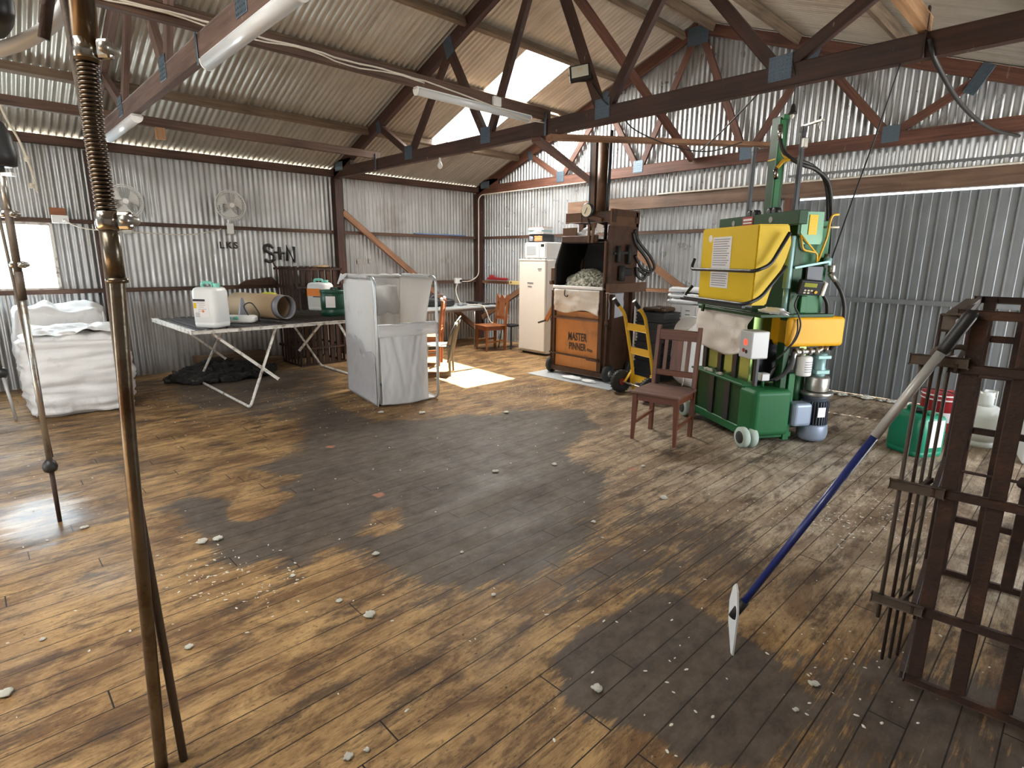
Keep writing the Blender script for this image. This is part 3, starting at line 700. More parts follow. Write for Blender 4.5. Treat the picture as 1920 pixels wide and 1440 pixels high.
# pull the cap up to the hanging support
t = thing('spring_pole', 'thin dark pole with a black knuckle joint, left of the front wool bag', 'pole', (-7.56, .20, 0), radians(40))
w = MB(); w.tube([(0, 0, 0), (-.06, 0, .46)], [.013, .016], 10); w.build('foot_rod', M['alu'], t)
w = MB(); w.blob((-.06, 0, .49), (.05, .05, .055), 2, .3, 3, 3); w.build('joint', M['black'], t)
w = MB(); w.tube([(-.065, 0, .52), (-.10, 0, 1.2), (-.17, 0, 2.1)], .014, 10); w.build('tube', M['rust_rod'], t)
w = MB(); w.tube([(-.085, 0, .95), (-.095, 0, 1.14)], .02, 10); w.build('sleeve', M['brass'], t)

t = thing('shearing_motor', 'black shearing motor with a white curved hose at the very top left corner', 'motor', (-2.22, .13, 2.30))
w = MB(); w.softbox((0, 0, 0), (.22, .16, .10), 8, .04, .008, 8, seed=4); w.build('housing', M['black'], t)
w = MB(); w.tube(spline([(-.28, -.06, -.09), (-.14, .02, -.075), (-.03, .10, -.05), (.06, .17, .0), (.10, .21, .08)], 6), .019, 14); w.build('hose', M['led'], t)
w = MB(); w.tube([(.115, .125, -.075), (.145, .165, .10)], .0135, 12); w.build('handle', M['rustdark'], t)
w = MB(); w.bar((.05, .03, .03), (.34, .145, .10), .03, .02); w.build('mounting_arm', M['rustdark'], t)

# pale rope hanging from the tie runner
w = MB(); w.tube(spline([(-7.87, .52, 3.125), (-7.83, .55, 2.98), (-7.85, .62, 2.80), (-7.84, .66, 2.62), (-7.86, .69, 2.45), (-7.85, .70, 2.30)], 5), .011, 7)
w.tube(spline([(-7.87, .22, 3.125), (-7.84, .36, 2.92), (-7.83, .55, 2.88)], 5), .009, 7)
for z in (2.62, 2.36): w.blob((-7.85, .66, z), (.028, .028, .03), 2, .3, 4, 1)
tag(w.build('rope', M['rope']), 'knotted pale rope hanging from the left tie runner above the window', 'rope')

# ------------------------------------------------------------------ wool bags by the left wall
t = thing('wool_bag', 'big white woven wool bag in front, crumpled in rows of horizontal folds', 'bag', (-7.78, .79, 0), radians(-3))
w = MB(); w.softbox((0, 0, .425), (.98, .88, .85), 30, .13, .030, 3.4, .050, 24, 5, 0, .05, .09); w.build('sack', M['bag'], t)
for sx, sy in ((.47, -.40), (.47, .40)):
    w = MB(); w.tube([(sx * (1 + .05 * sin(k)), sy * (1.0 + .03 * cos(k * 2)), .05 + .76 * k / 14) for k in range(15)], .009, 6); w.build('seam', M['rag'], t)
w = MB()
def flap(a, b):
    x, y = -.40 + .84 * a, -.36 + .74 * b
    return (x, y, .885 + .05 * noise.noise(V((x * 4, y * 4, 2))) + .022 * noise.noise(V((x * 13, y * 13, 5))) - .10 * max(0, a - .85) - .05 * max(0, abs(b - .5) - .38))
w.grid(flap, 34, 30); w.build('tucked_flap', M['bag'], t, solid=.004)
t = thing('wool_bag', 'white woven wool bag behind the crumpled one, standing taller against the wall', 'bag', (-8.76, .80, 0))
w = MB(); w.softbox((0, 0, .53), (.74, .84, 1.06), 20, .10, .03, 3.0, .012, 14, 9, 0, .05, .10); w.build('sack', M['bag'], t)
w = MB(); w.tube([(.37, .38, .1 + .9 * k / 10) for k in range(11)], .008, 6); w.build('seam', M['rag'], t)

# ------------------------------------------------------------------ slatted skirting table
t = thing('skirting_table', 'long white-painted folding table with dark slats, beside the left wall', 'table', (-6.66, 1.70, 0))
TL, TW, TZ = 2.55, 1.72, .86                                    # runs along +y, width along -x
w = MB()
for p0, p1 in (((0, 0, TZ), (0, TL, TZ)), ((-TW, 0, TZ), (-TW, TL, TZ)), ((0, 0, TZ), (-TW, 0, TZ)), ((0, TL, TZ), (-TW, TL, TZ))): w.bar(p0, p1, .035, .035, bev=.008)
w.bar((0, TL * .42, TZ - .01), (-TW, TL * .42, TZ - .01), .03, .03)
w.build('rim', M['whitepaint'], t)
for k in range(30):
    y = .075 + (TL - .15) * k / 29
    w = MB(); w.bar((-.02, y, TZ + .012), (-TW + .02, y, TZ + .012), .034, .018, bev=.005); w.build('slat', M['slat'], t)
for y0, y1, yb0, yb1, fl in ((.42, .88, .20, .78, .28), (2.15, 1.68, 2.36, 1.82, -.06)):
    lx0, lx1 = -.02, -TW + .05
    w = MB(); w.tube(arc([(lx0, y1, TZ - .02), (lx0 + fl, y0, .018), (lx1 + .05, y0, .018), (lx1, y1, TZ - .02)], .05), .016, 10); w.build('trestle_leg', M['whitepaint'], t)
    for x in (lx0, lx1):
        w = MB(); w.bar((x + (-.03 if x > -1 else .03), yb0, TZ - .03), (x + (.22 if x > -1 and fl > 0 else -.05 if x > -1 else .05), yb1, .28), .024, .030, bev=.004); w.build('brace', M['whitepaint'], t)
# things on the table
TT = TZ + .022
def jug(name, label, cat, loc, rz, m, capm, size=(.20, .17, .44), group=None):
    """upright square-shouldered can with a moulded handle and cap"""
    t = thing(name, label, cat, loc, rz, group); a, b, h = size
    w = MB(); prof = []
    secs = [(0, .90), (.015, .97), (.10, 1.0), (.115, .975), (.13, 1.0), (.62, 1.0), (.80, .98), (.86, .90), (.89, .74)]
    rings = []
    for z, k in secs:
        P = rounded(2 * a * k, 2 * b * k, .055 * k + .01, 5); rings.append([w.b.verts.new((x, y, z * h)) for x, y in P])
    for A, B in zip(rings, rings[1:]):
        for i in range(len(A)):
            f = w.b.faces.new((A[i], A[(i + 1) % len(A)], B[(i + 1) % len(A)], B[i])); f.smooth = True
    w.b.faces.new(rings[0][::-1]); w.b.faces.new(rings[-1]); w.build('body', m, t)
    w = MB(); w.tube(arc([(-a * .55, 0, h * .87), (-a * .55, 0, h * .985), (a * .25, 0, h * .985), (a * .3, 0, h * .88)], .03), .018, 10); w.build('handle', capm if capm is not None else m, t)
    w = MB(); w.lathe([(.03, h * .87), (.034, h * .90), (.034, h * .965), (.028, h * .975)], (a * .62, 0, 0), 16); w.build('cap', capm or M['black'], t)
    return t
t = jug('jerrycan', 'tall white can with mint lid and printed label at the near end of the table', 'can', (-6.93, 1.98, TT), radians(35), M['jugwhite'], M['tealcap'], (.155, .13, .50))
w = MB(); w.box((0, 0, .40), (.20, .012, .035), bev=.004)
for k, (x, z, a, b, mm) in enumerate(()): pass
w = MB(); w.box((-.02, -.1315, .22), (.19, .003, .20)); lb_ = w.build('label', M['label'], t)
w = MB(); w.box((-.04, -.1335, .305), (.15, .002, .024)); w.build('title_band', M['black'], lb_)
w = MB(); w.box((-.095, -.1335, .245), (.035, .002, .06)); w.build('colour_patch', M['yellow'], lb_)
w = MB()
for i in range(5): w.box((-.02 + .012 * (i % 2), -.1335, .275 - .022 * i), (.10 - .02 * (i % 3), .002, .004))
for i in range(4): w.box((-.07, -.1335, .165 - .013 * i), (.055, .002, .006))
w.build('print_lines', M['grey'], lb_)
w = MB(); w.box((.0, -.1335, .185), (.022, .002, .028)); w.build('warning_mark', M['jugorange'], lb_)
t = jug('jerrycan', 'white can with an orange label at the far end of the slatted table', 'can', (-8.20, 3.88, TT), radians(30), M['jugwhite'], M['tealcap'], (.17, .13, .46))
w = MB(); w.box((-.02, -.1325, .27), (.24, .004, .11)); w.build('label', M['jugorange'], t)
w = MB(); w.box((.02, -.1325, .205), (.12, .003, .014)); w.build('label_strip', M['black'], t)
t = thing('drum', 'dark green plastic drum on the table beside the white bin', 'drum', (-7.28, 3.62, TT))
w = MB(); w.lathe([(.15, 0), (.168, .015), (.168, .07), (.160, .085), (.160, .095), (.166, .11), (.166, .29), (.158, .30), (.172, .315), (.172, .345), (.16, .35), (.15, .33), (.04, .335)], n=36); w.build('body', M['drumgreen'], t)
w = MB(); w.tube(arc([(-.12, .03, .335), (-.10, .03, .37), (.05, .03, .37), (.07, .03, .335)], .02), .012, 8); w.build('handle', M['drumgreen'], t)
w = MB(); w.lathe([(.03, .333), (.032, .36), (.02, .368)], (.09, -.05, 0), 14); w.build('cap', M['black'], t)
w = MB(); w.grid(lambda a, b: (.1675 * cos(radians(-62 + 44 * a)), .1675 * sin(radians(-62 + 44 * a)), .12 + .15 * b), 10, 2); w.build('label', M['label'], t)
t = thing('cardboard_tube', 'brown cardboard tube lying across the table behind the white can', 'roll', (-7.55, 2.72, TT + .165), radians(18))
def ring(x, r, k=28): return [(x, r * cos(2 * pi * i / k), r * sin(2 * pi * i / k)) for i in range(k)]
w = MB(); n = 32; L_ = .42
def cyl_open(w, x0, x1, ro, ri):
    rs = [[w.b.verts.new(p) for p in ring(x, r, n)] for x, r in ((x0, ro), (x1, ro), (x1, ri), (x0, ri))]
    for q in range(4):
        A, B = rs[q], rs[(q + 1) % 4]
        for i in range(n):
            f = w.b.faces.new((A[i], A[(i + 1) % n], B[(i + 1) % n], B[i])); f.smooth = q in (0, 2)
cyl_open(w, -L_, L_, .155, .148); w.build('tube', M['kraft'], t)
w = MB(); cyl_open(w, L_ * .97, L_ + .10, .147, .14); w.build('grey_liner', M['grey'], t)
t = thing('plastic_sheet', 'yellow-green plastic packet lying behind the cardboard tube', 'packet', (-8.02, 3.05, TT))
w = MB(); w.softbox((0, 0, .15), (.22, .10, .30), 6, .03, .012, 7, seed=2, rotz=.5); w.build('packet', mat('lime_plastic', (.62, .66, .03), .4), t)
t = thing('marker_cone', 'small grey pointed cone standing on the table by the cardboard tube', 'cone', (-7.36, 2.46, TT))
w = MB(); w.prism([(-.085, -.075), (.085, -.075), (.085, .075), (-.085, .075)], 0, .012)
w.lathe([(.075, .01), (.068, .03), (.018, .27), (.010, .285)], n=20); w.build('cone', M['grey'], t)
t = thing('handpiece_charger', 'low white plastic case with a black cord on the table', 'device', (-7.16, 2.36, TT), radians(48))
w = MB(); w.softbox((0, 0, .045), (.36, .17, .09), 8, .035, .004, 8, seed=6); w.build('case', M['white'], t)
w = MB(); w.box((-.11, -.07, .06), (.07, .05, .035), bev=.01); w.box((-.02, -.07, .06), (.07, .05, .035), bev=.01); w.build('catches', M['tealcap'], t)
w = MB(); w.tube(spline([(.10, .0, .075), (.06, -.02, .20), (.16, -.05, .24), (.24, -.05, .12), (.22, .0, .03), (.35, .1, .012), (.45, .0, .012), (.36, -.08, .012)], 7), .008, 8); w.build('cord', M['blackcable'], t)

# ------------------------------------------------------------------ black fleece and timber under the table
w = MB(); R_ = random.Random(11)
for k in range(150):
    a, q = k * 2.399, sqrt(k / 150)
    x, y = -8.50 + .46 * q * cos(a), 2.50 + .66 * q * sin(a)
    w.blob((x, y, .03 + .16 * (1 - q) * (.4 + R_.random())), (.055 + .05 * R_.random(), .065 + .05 * R_.random(), .04 + .03 * R_.random()), 2, .95, 4.5, k, flat=-.03)
tag(w.build('black_fleece', M['darkwool']), 'heap of black fleece on the floor under the slatted table', 'fleece')
w = MB(); w.box((-9.12, 2.80, .11), (.20, 1.0, .22), bev=.006); tag(w.build('timber_offcut', M['timberfloor']), 'short thick timber block lying against the wall behind the black fleece', 'timber')
w = MB(); w.box((-9.10, 3.44, .05), (.12, .28, .10), bev=.006); tag(w.build('timber_offcut', M['timberfloor']), 'low timber offcut by the wall nearest the rusty cage', 'timber')
w = MB(); w.prism([(0, 0), (.62, 0), (.50, .12), (.10, .07)], -.02, .02, frame((-9.20, 3.05, 1.236), (0, 1, 0), (.35, 0, .94), (.94, 0, -.35))); tag(w.build('sheet_offcut', M['girt']), 'dark bent offcut propped on the lower wall rail above the table', 'offcut')

# ------------------------------------------------------------------ rusty bar cages
def cage(t, W_, D_, H_, nf, ns, bw=.045, bt=.012, rods=0, hs=(0, .30, .82, 1.28, 1.47), back=True, m=None):
    """box of flat uprights: front along +x at y=0, back at y=D_"""
    m = m or M['rustdark']
    for y in ([0, D_] if back else [0]):
        for i in range(nf):
            x = .03 + (W_ - .06) * i / (nf - 1)
            w = MB(); w.bar((x, y, .02), (x, y, H_), bw, bt, up=(0, 1, 0), bev=.003); w.build('upright_bar', m, t)
    for x in (0, W_):
        for i in range(ns):
            y = D_ * (i + 1) / (ns + 1)
            w = MB(); w.bar((x, y, .02), (x, y, H_), bw, bt, up=(1, 0, 0), bev=.003); w.build('upright_bar', m, t)
    for z in hs:
        ex = .035 if z else 0
        w = MB()
        e = .012
        w.bar((-ex, -e, z + .016), (W_ + ex, -e, z + .016), bt, .032, bev=.003); w.bar((-ex, D_ + e, z + .016), (W_ + ex, D_ + e, z + .016), bt, .032, bev=.003)
        w.bar((-e, -ex, z + .016), (-e, D_ + ex, z + .016), bt, .032, bev=.003); w.bar((W_ + e, -ex, z + .016), (W_ + e, D_ + ex, z + .016), bt, .032, bev=.003)
        w.build('hoop', m, t)
t = thing('bar_cage', 'rusty flat-bar cage standing on the floor behind the far end of the slatted table', 'cage', (-9.17, 3.62, 0), radians(0))
cage(t, .74, .72, 1.52, 7, 6, .06, .012, hs=(0, .26, 1.20, 1.47))
w = MB(); w.tube(arc([(.05, -.02, 1.50), (.02, -.05, 1.60), (.16, -.06, 1.62)], .03), .012, 8); w.build('latch', M['rustdark'], t)
w = MB(); w.blob((-8.50, 4.05, 1.525), (.10, .14, .02), 2, .2, 3, 3); tag(w.build('card_scrap', M['kraft']), 'small tan piece lying on top of the rusty cage behind the white bin', 'scrap')

# ------------------------------------------------------------------ white canvas wool bin
th_ = math.atan2(.17, -.985)
t = thing('wool_bin', 'white canvas wool bin on a tube frame in the middle of the shed', 'bin', (-5.47, 3.20, 0), th_)
BA, BB, BH = 1.0, .74, 1.45
P = lambda a, b, z: (a, -b, z)
for b in (0, BB):
    w = MB(); w.tube(arc([P(.5, b, BH), P(BA, b, BH), P(BA, b, .02), P(0, b, .02), P(0, b, BH), P(.5, b, BH)], .11, 8), .017, 12); w.build('side_frame', M['tube'], t)
w = MB()
for a, b0, b1, z in ((0, 0, BB, .93), (BA, 0, BB, BH - .02), (BA, 0, BB, .05)): w.tube([P(a, b0, z), P(a, b1, z)], .016, 12)
w.build('cross_rail', M['tube'], t)
def cloth_panel(fn, nu=30, nv=36, amp=.012, fr=5.0, sd=0, mode=0):
    def g(a, b):
        p = V(fn(a, b)); k = amp * noise.noise(V((a * fr, b * fr, sd))) + amp * .5 * noise.noise(V((a * fr * 3, b * fr * 2.2, sd + 4)))
        return p, k
    return g
def panel(name, o, ex, ey, nrm, m, amp=.012, fr=4.0, sd=0, drape=0.0, nu=30, nv=40, edge=None, sag=0.0, parent=None):
    w = MB(); o, ex, ey, nrm = V(o), V(ex), V(ey), V(nrm)
    def f(a, b):
        k = amp * noise.noise(V((a * fr, b * fr * .8, sd))) + amp * .5 * noise.noise(V((a * fr * 2.7, b * fr * 1.6, sd + 4)))
        k += drape * sin(a * 9 + 1.5 * sin(b * 4)) * (1 - b) + sag * sin(pi * a) * sin(pi * b)
        aa, bb = a, b
        if edge: aa, bb = edge(a, b)
        return o + ex * aa + ey * bb + nrm * k
    w.grid(f, nu, nv); return w.build(name, m, parent or t, solid=.004)
side = panel('side_panel', P(-.01, -.012, .015), V(P(BA, 0, 0)), V((0, 0, BH - .05)), V(P(0, -1, 0)), M['canvas'], .012, 4, 1)
def wetedge(a, b):
    top = .50 - .20 * max(0, (.55 - a)) + .02 * sin(a * 17) + .06 * math.exp(-((a - .62) / .03) ** 2)
    return a, b * top
panel('stain_patch', P(.01, -.024, .03), V(P(BA - .02, 0, 0)), V((0, 0, BH - .06)), V(P(0, -1, 0)), M['wet'], .012, 4, 1, edge=wetedge, parent=t)
panel('back_panel', P(BA + .0, .01, .02), V(P(0, BB - .02, 0)), V((0, 0, BH - .03)), V(P(1, 0, 0)), M['canvas'], .03, 3, 3)
w = MB()
def farside(a, b):
    inn = .15 * min(1, max(0, (1 - b) * 2.2)) ** .7 * (1 - .75 * a)
    return P(.02 + (BA - .03) * a, BB - .015 - inn + .014 * sin(a * 13 + b * 3) * (1 - .4 * b) + .015 * noise.noise(V((a * 4, b * 3, 5))), .02 + (BH - .03) * b)
w.grid(farside, 30, 36); w.build('far_side_panel', M['canvas'], t, solid=.003)
w = MB()
def frontp(a, b):
    top = 1 - .02 * a; fold = .030 * math.exp(-((a - .28 - .25 * (1 - b)) / .05) ** 2) * b + .026 * math.exp(-((a - .80 + .28 * (1 - b)) / .05) ** 2) * b
    k = .030 * sin(pi * a) * sin(pi * min(1, b * 1.1)) - fold + .016 * noise.noise(V((a * 4, b * 3, 7))) + .007 * noise.noise(V((a * 11, b * 6, 3)))
    return P(-.012 - k, .035 + (BB - .17) * a, .03 - .02 * sin(pi * a) * (1 - b) + .80 * b * top)
w.grid(frontp, 44, 44); w.build('front_panel', M['canvas'], t, solid=.003)
def hang(a, b): return a, b
panel('front_band', P(-.020, .01, .80), V(P(0, BB + .0, 0)), V((0, 0, .135)), V(P(-1, 0, 0)), M['canvas'], .006, 4, 8)
w = MB(); w.box(P(BA / 2, BB / 2, .03), (BA - .04, BB - .06, .01)); w.build('base_panel', M['canvas'], t)
# canvas sleeves rolled over the top rails
for b in (0, BB):
    w = MB(); w.tube([P(.16 + .78 * k / 12, b, BH + .003 * sin(k * 3)) for k in range(13)], [.023 + .003 * sin(k * 2.1) for k in range(13)], 10); w.build('rail_sleeve', M['canvas'], t)
w = MB(); w.tube([P(BA, .03 + (BB - .06) * k / 12, BH - .015 + .006 * sin(k * 2.4)) for k in range(13)], [.026 + .005 * sin(k * 1.7) for k in range(13)], 10); w.build('rail_sleeve', M['canvas'], t)
w = MB()
w.grid(lambda a, b: P(BA - .06 - .10 * sin(pi * a) - .04 * b, .36 + .30 * a + .02 * sin(b * 5), .98 + .36 * b - .06 * abs(a - .5) + .02 * noise.noise(V((a * 4, b * 4, 9)))), 16, 14); w.build('bunched_lining', M['canvas'], t, solid=.004)
w = MB()
w.grid(lambda a, b: P(BA - .22 + .27 * a, -.03 - .05 * b + .01 * sin(a * 9), BH + .015 - .13 * b * (.4 + a * .6) + .01 * sin(a * 7)), 12, 8); w.build('corner_flap', M['canvas'], t, solid=.004)
w = MB(); w.tube(spline([P(.0, BB + .02, .95), P(-.02, BB + .01, .86), P(.0, BB + .02, .78)], 6), .004, 6); w.build('tie_cord', M['grey'], t)

# ------------------------------------------------------------------ chairs
def wooden_chair(label, loc, rz, m, seatm, w_=.44, d_=.42, hz=.45, bh=1.0, style=0, group=None):
    """front legs at y=0, back at y=d_; origin at the front left foot"""
    t = thing('wooden_chair', label, 'chair', loc, rz, group)
    for x in (0, w_):
        w = MB(); 
        A, B = .042, .026; x0 = x + (.0 if x == 0 else 0)
        vs = []
        for z, s in ((0, B), (hz * .75, A), (hz - .02, A)):
            vs.append([w.b.verts.new((x0 + (s if i in (1, 2) else 0) * (1 if x == 0 else -1), (s if i > 1 else 0), z)) for i in range(4)])
        for A_, B_ in zip(vs, vs[1:]):
            for i in range(4): w.b.faces.new((A_[i], A_[(i + 1) % 4], B_[(i + 1) % 4], B_[i]))
        w.b.faces.new(vs[0]); w.b.faces.new(vs[-1]); w.build('front_leg', m, t)
        w = MB(); xs = x + (.02 if x == 0 else -.02); rake = .07
        w.prism([(d_ - .02, 0), (d_ + .02, 0), (d_ + .035, hz), (d_ + rake + .025, bh), (d_ + rake - .01, bh), (d_ - .008, hz)], xs - .018, xs + .018, frame((0, 0, 0), (0, 1, 0), (0, 0, 1), (1, 0, 0)))
        w.build('back_post', m, t)
    w = MB(); w.box((w_ / 2, d_ / 2 - .015, hz), (w_ + .035, d_ + .03, .026), bev=.008, seg=2); w.build('seat', seatm, t)
    w = MB()
    w.bar((.03, .018, hz - .045), (w_ - .03, .018, hz - .045), .02, .065); w.bar((.03, d_ - .005, hz - .045), (w_ - .03, d_ - .005, hz - .045), .02, .065)
    for x in (.02, w_ - .02): w.bar((x, .03, hz - .045), (x, d_ - .02, hz - .045), .02, .065)
    w.build('apron', m, t)
    for x in (.02, w_ - .02):
        w = MB(); w.bar((x, .02, .16), (x, d_, .19), .018, .028); w.build('stretcher', m, t)
    yb = lambda z: d_ + .01 + .065 * max(0, (z - hz) / (bh - hz))
    w = MB(); z0 = bh - .135; 
    if style == 0:
        w.bar((.035, yb(z0 + .05), z0 + .05), (w_ - .035, yb(z0 + .05), z0 + .05), .02, .10, bev=.004)
    else:
        n = 16
        poly = [(.035, bh - .14)] + [(.035 + (w_ - .07) * k / n, bh - .035 + .028 * cos((k / n - .5) * 4 * pi) - .02 * abs(k / n - .5)) for k in range(n + 1)] + [(w_ - .035, bh - .14)]
        w.prism(poly, yb(bh - .1) - .01, yb(bh - .1) + .01, frame((0, 0, 0), (1, 0, 0), (0, 0, 1), (0, 1, 0)))
    w.build('top_rail', m, t)
    w = MB(); zl = hz + .13; w.bar((.035, yb(zl), zl), (w_ - .035, yb(zl), zl), .02, .055, bev=.004); w.build('lower_rail', m, t)
    for xc, ww in (((w_ * .25, .035), (w_ * .5, .105), (w_ * .75, .035)) if style == 0 else ((w_ * .30, .03), (w_ * .5, .15), (w_ * .70, .03))):
        w = MB(); w.bar((xc, yb(zl) + .002, zl + .02), (xc, yb(z0) + .002, z0 + .01), .012, ww, up=(1, 0, 0)); w.build('splat', m, t)
    return t
wooden_chair('dark polished wooden slat-back chair standing in front of the green press', (-2.895, 4.36, 0), radians(9), M['chairwood'], M['chairseat'], .44, .42, .46, 1.04)
wooden_chair('orange-brown wooden chair with a shaped back, beside the fridge at the corner bench', (-8.03, 6.80, 0), radians(-12), M['chairlight'], M['chairlight'], .40, .40, .46, 1.02, 1)
t = wooden_chair('wooden chair mostly hidden behind the white bin, lit by the sun patch', (-7.66, 5.20, 0), radians(-44), M['chairlight'], M['chairlight'], .40, .42, .46, 1.02, 1)
w = MB()
for x in (.02, .38): w.lathe([(.012, 1.02), (.022, 1.035), (.022, 1.055), (.01, 1.07)], (x, .485, 0), 12)
w.build('finial', M['rag'], t)
t = thing('plastic_chair', 'olive-grey moulded plastic chair behind the white bin at the sun patch', 'chair', (-6.94, 4.88, 0), radians(-44))
cw, cd = .44, .42
for x, y, dx, dy in ((0, 0, .02, .03), (cw, 0, -.02, .03), (0, cd, .02, -.02), (cw, cd, -.02, -.02)):
    w = MB(); q = .032
    vs = []
    for z, s, k in ((0, .028, 0), (.2, .036, .5), (.42, .05, 1)):
        vs.append([w.b.verts.new((x + dx * k + (i in (1, 2)) * s - s / 2, y + dy * k + (i > 1) * s - s / 2, z)) for i in range(4)])
    for A_, B_ in zip(vs, vs[1:]):
        for i in range(4): w.b.faces.new((A_[i], A_[(i + 1) % 4], B_[(i + 1) % 4], B_[i]))
    w.b.faces.new(vs[0]); w.b.faces.new(vs[-1]); w.build('leg', M['plasticchair'], t)
w = MB(); w.grid(lambda a, b: (.0 + cw * a, -.02 + (cd + .02) * b, .43 - .02 * sin(pi * a) * sin(pi * b) - .02 * (1 - b) ** 4), 12, 12); w.build('seat', M['plasticchair'], t, solid=.012)
w = MB()
def backfn(a, b):
    ww = cw * (1.0 - .12 * b ** 3); x = cw / 2 + (a - .5) * ww; z = .43 + .42 * b - .05 * (2 * a - 1) ** 2 * b ** 2
    return (x, cd + .10 * b + .04 * b * b - .05 * (2 * a - 1) ** 2 * (1 - .3 * b), z)
w.grid(backfn, 14, 14); w.build('backrest', M['plasticchair'], t, solid=.014)
w = MB()
for s in (-1, 1):
    w.tube([(cw / 2 + s * (cw / 2 - .02 * k / 8), cd + .02 + .12 * (k / 8) - .045, .2 + .58 * k / 8) for k in range(9)], [.022] * 9, 8)
w.build('back_rim', M['plasticchair'], t)
t = thing('stool', 'small black metal stool between the fridge and the wooden chair', 'stool', (-7.72, 7.42, 0))
w = MB(); w.box((0, 0, .43), (.30, .30, .03), bev=.012, seg=2); w.build('seat', M['blackmetal'], t)
for sx in (-1, 1):
    for sy in (-1, 1):
        w = MB(); w.bar((sx * .12, sy * .12, .42), (sx * .17, sy * .17, 0), .035, .02); w.build('leg', M['blackmetal'], t)
w = MB(); w.tube(spline([(-.05, -.2, .40), (.03, -.22, .2), (.06, -.24, .04), (-.02, -.2, .008)], 6), .006, 6)
tag(w.build('cord', M['cable'], None, (-7.72, 7.42, 0)), 'thin white cord dangling beside the black stool', 'cord')

# ------------------------------------------------------------------ corner bench and what lies on it
t = thing('bench', 'pale grey bench top in the far left corner on thin steel legs', 'bench', (-9.10, 5.35, 0))
w = MB(); w.box((.46, 1.08, .76), (.88, 2.16, .035), bev=.006); w.build('top', M['lightgrey'], t)
for x in (.06, .86):
    for y in (.06, 1.60):
        w = MB(); w.tube([(x, y, 0), (x, y, .745)], .014, 10); w.build('leg', M['steel'], t)
w = MB()
for x in (.06, .86): w.bar((x, .06, .72), (x, 2.1, .72), .03, .04)
w.build('apron', M['grey'], t)
BZ = .7775
t = thing('tool_bag', 'limp black bag lying on the corner bench', 'bag', (-8.72, 6.42, BZ + .075), radians(70))
w = MB(); w.softbox((0, 0, 0), (.62, .34, .15), 10, .06, .035, 5, seed=3, topamp=.06); w.build('body', M['black'], t)
w = MB(); w.tube(spline([(-.15, -.1, .06), (-.1, -.14, .14), (.1, -.14, .15), (.16, -.1, .06)], 6), .012, 8); w.build('handle', M['grey'], t)
t = thing('tool_case', 'flat black case on the bench beside the corner post', 'case', (-8.55, 7.22, BZ + .03))
w = MB(); w.box((0, 0, 0), (.30, .22, .06), bev=.012, seg=2); w.build('shell', M['black'], t)
w = MB(); w.box((.152, 0, .005), (.006, .10, .02)); w.build('catch', M['grey'], t)
for i, (x, y, a, m, l) in enumerate(((-8.58, 6.98, .4, 'grey', 'grey hand tool lying nearest the cord on the corner bench'), (-8.40, 7.34, 1.1, 'black', 'black hand tool at the far end of the corner bench'))):
    w = MB(); w.softbox((0, 0, .022), (.20, .06, .044), 5, .02, .006, 12, seed=i); w.bar((.08, 0, .02), (.22, .01, .02), .03, .02, bev=.008)
    tag(w.build('hand_tool', M[m], None, (x, y, BZ), a), l, 'tool')
w = MB(); w.lathe([(.05, 0), (.055, .02), (.045, .05), (.02, .06)], (-8.52, 6.83, BZ), 14); tag(w.build('plug', M['grey']), 'small grey plug block on the bench where the white cord ends', 'plug')
w = MB(); w.tube(spline([(-9.24, 7.35, 1.20), (-9.05, 7.15, 1.05), (-8.75, 6.95, .92), (-8.55, 6.85, .83)], 8), .010, 8); tag(w.build('cord', M['cable']), 'white cord running from the wall socket down to the corner bench', 'cord')
w = MB(); w.tube(spline([(-8.42, 6.90, .79), (-8.32, 7.00, .80), (-8.20, 7.10, .79), (-8.14, 7.16, .68), (-8.08, 7.20, .50), (-7.98, 7.24, .44)], 8), .010, 8); tag(w.build('cord', M['cable']), 'yellowish cord hanging off the bench end behind the wooden chair', 'cord')
t = thing('wall_socket', 'white power outlet on the left wall above the corner bench', 'socket', (XL + .07, 7.33, 1.22))
w = MB(); w.box((.02, 0, 0), (.05, .17, .11), bev=.008, seg=2); w.build('plate', M['white'], t)
w = MB(); w.lathe([(.022, 0), (.024, .02), (.018, .04)], (.045, .045, 0), 12, 'X'); w.build('plug', M['black'], t)
t = thing('power_box', 'white power box with a brown cover on the wall rail beside the window', 'socket', (XL + .07, 1.0, 2.10))
w = MB(); w.box((.03, 0, 0), (.06, .17, .10), bev=.008, seg=2); w.build('box', M['white'], t)
w = MB(); w.box((.01, -.01, .095), (.03, .16, .085), bev=.004); w.build('backing_block', M['chairlight'], t)
w = MB(); w.lathe([(.016, 0), (.018, .02), (.012, .03)], (.06, .03, -.01), 12, 'X'); w.build('plug', M['offwhite'], t)
w = MB(); w.tube(spline([(XL + .16, 1.03, 2.09), (XL + .15, 1.15, 2.02), (XL + .185, 1.3, 1.985), (XL + .185, 1.5, 1.98), (XL + .08, 1.9, 1.97), (XL + .06, 2.4, 1.96), (XL + .06, 2.75, 2.02), (XL + .09, 2.88, 2.06)], 8), .007, 7); tag(w.build('cable', M['cable']), 'thin white cable sagging along the left wall from the power box to the fan', 'cable')
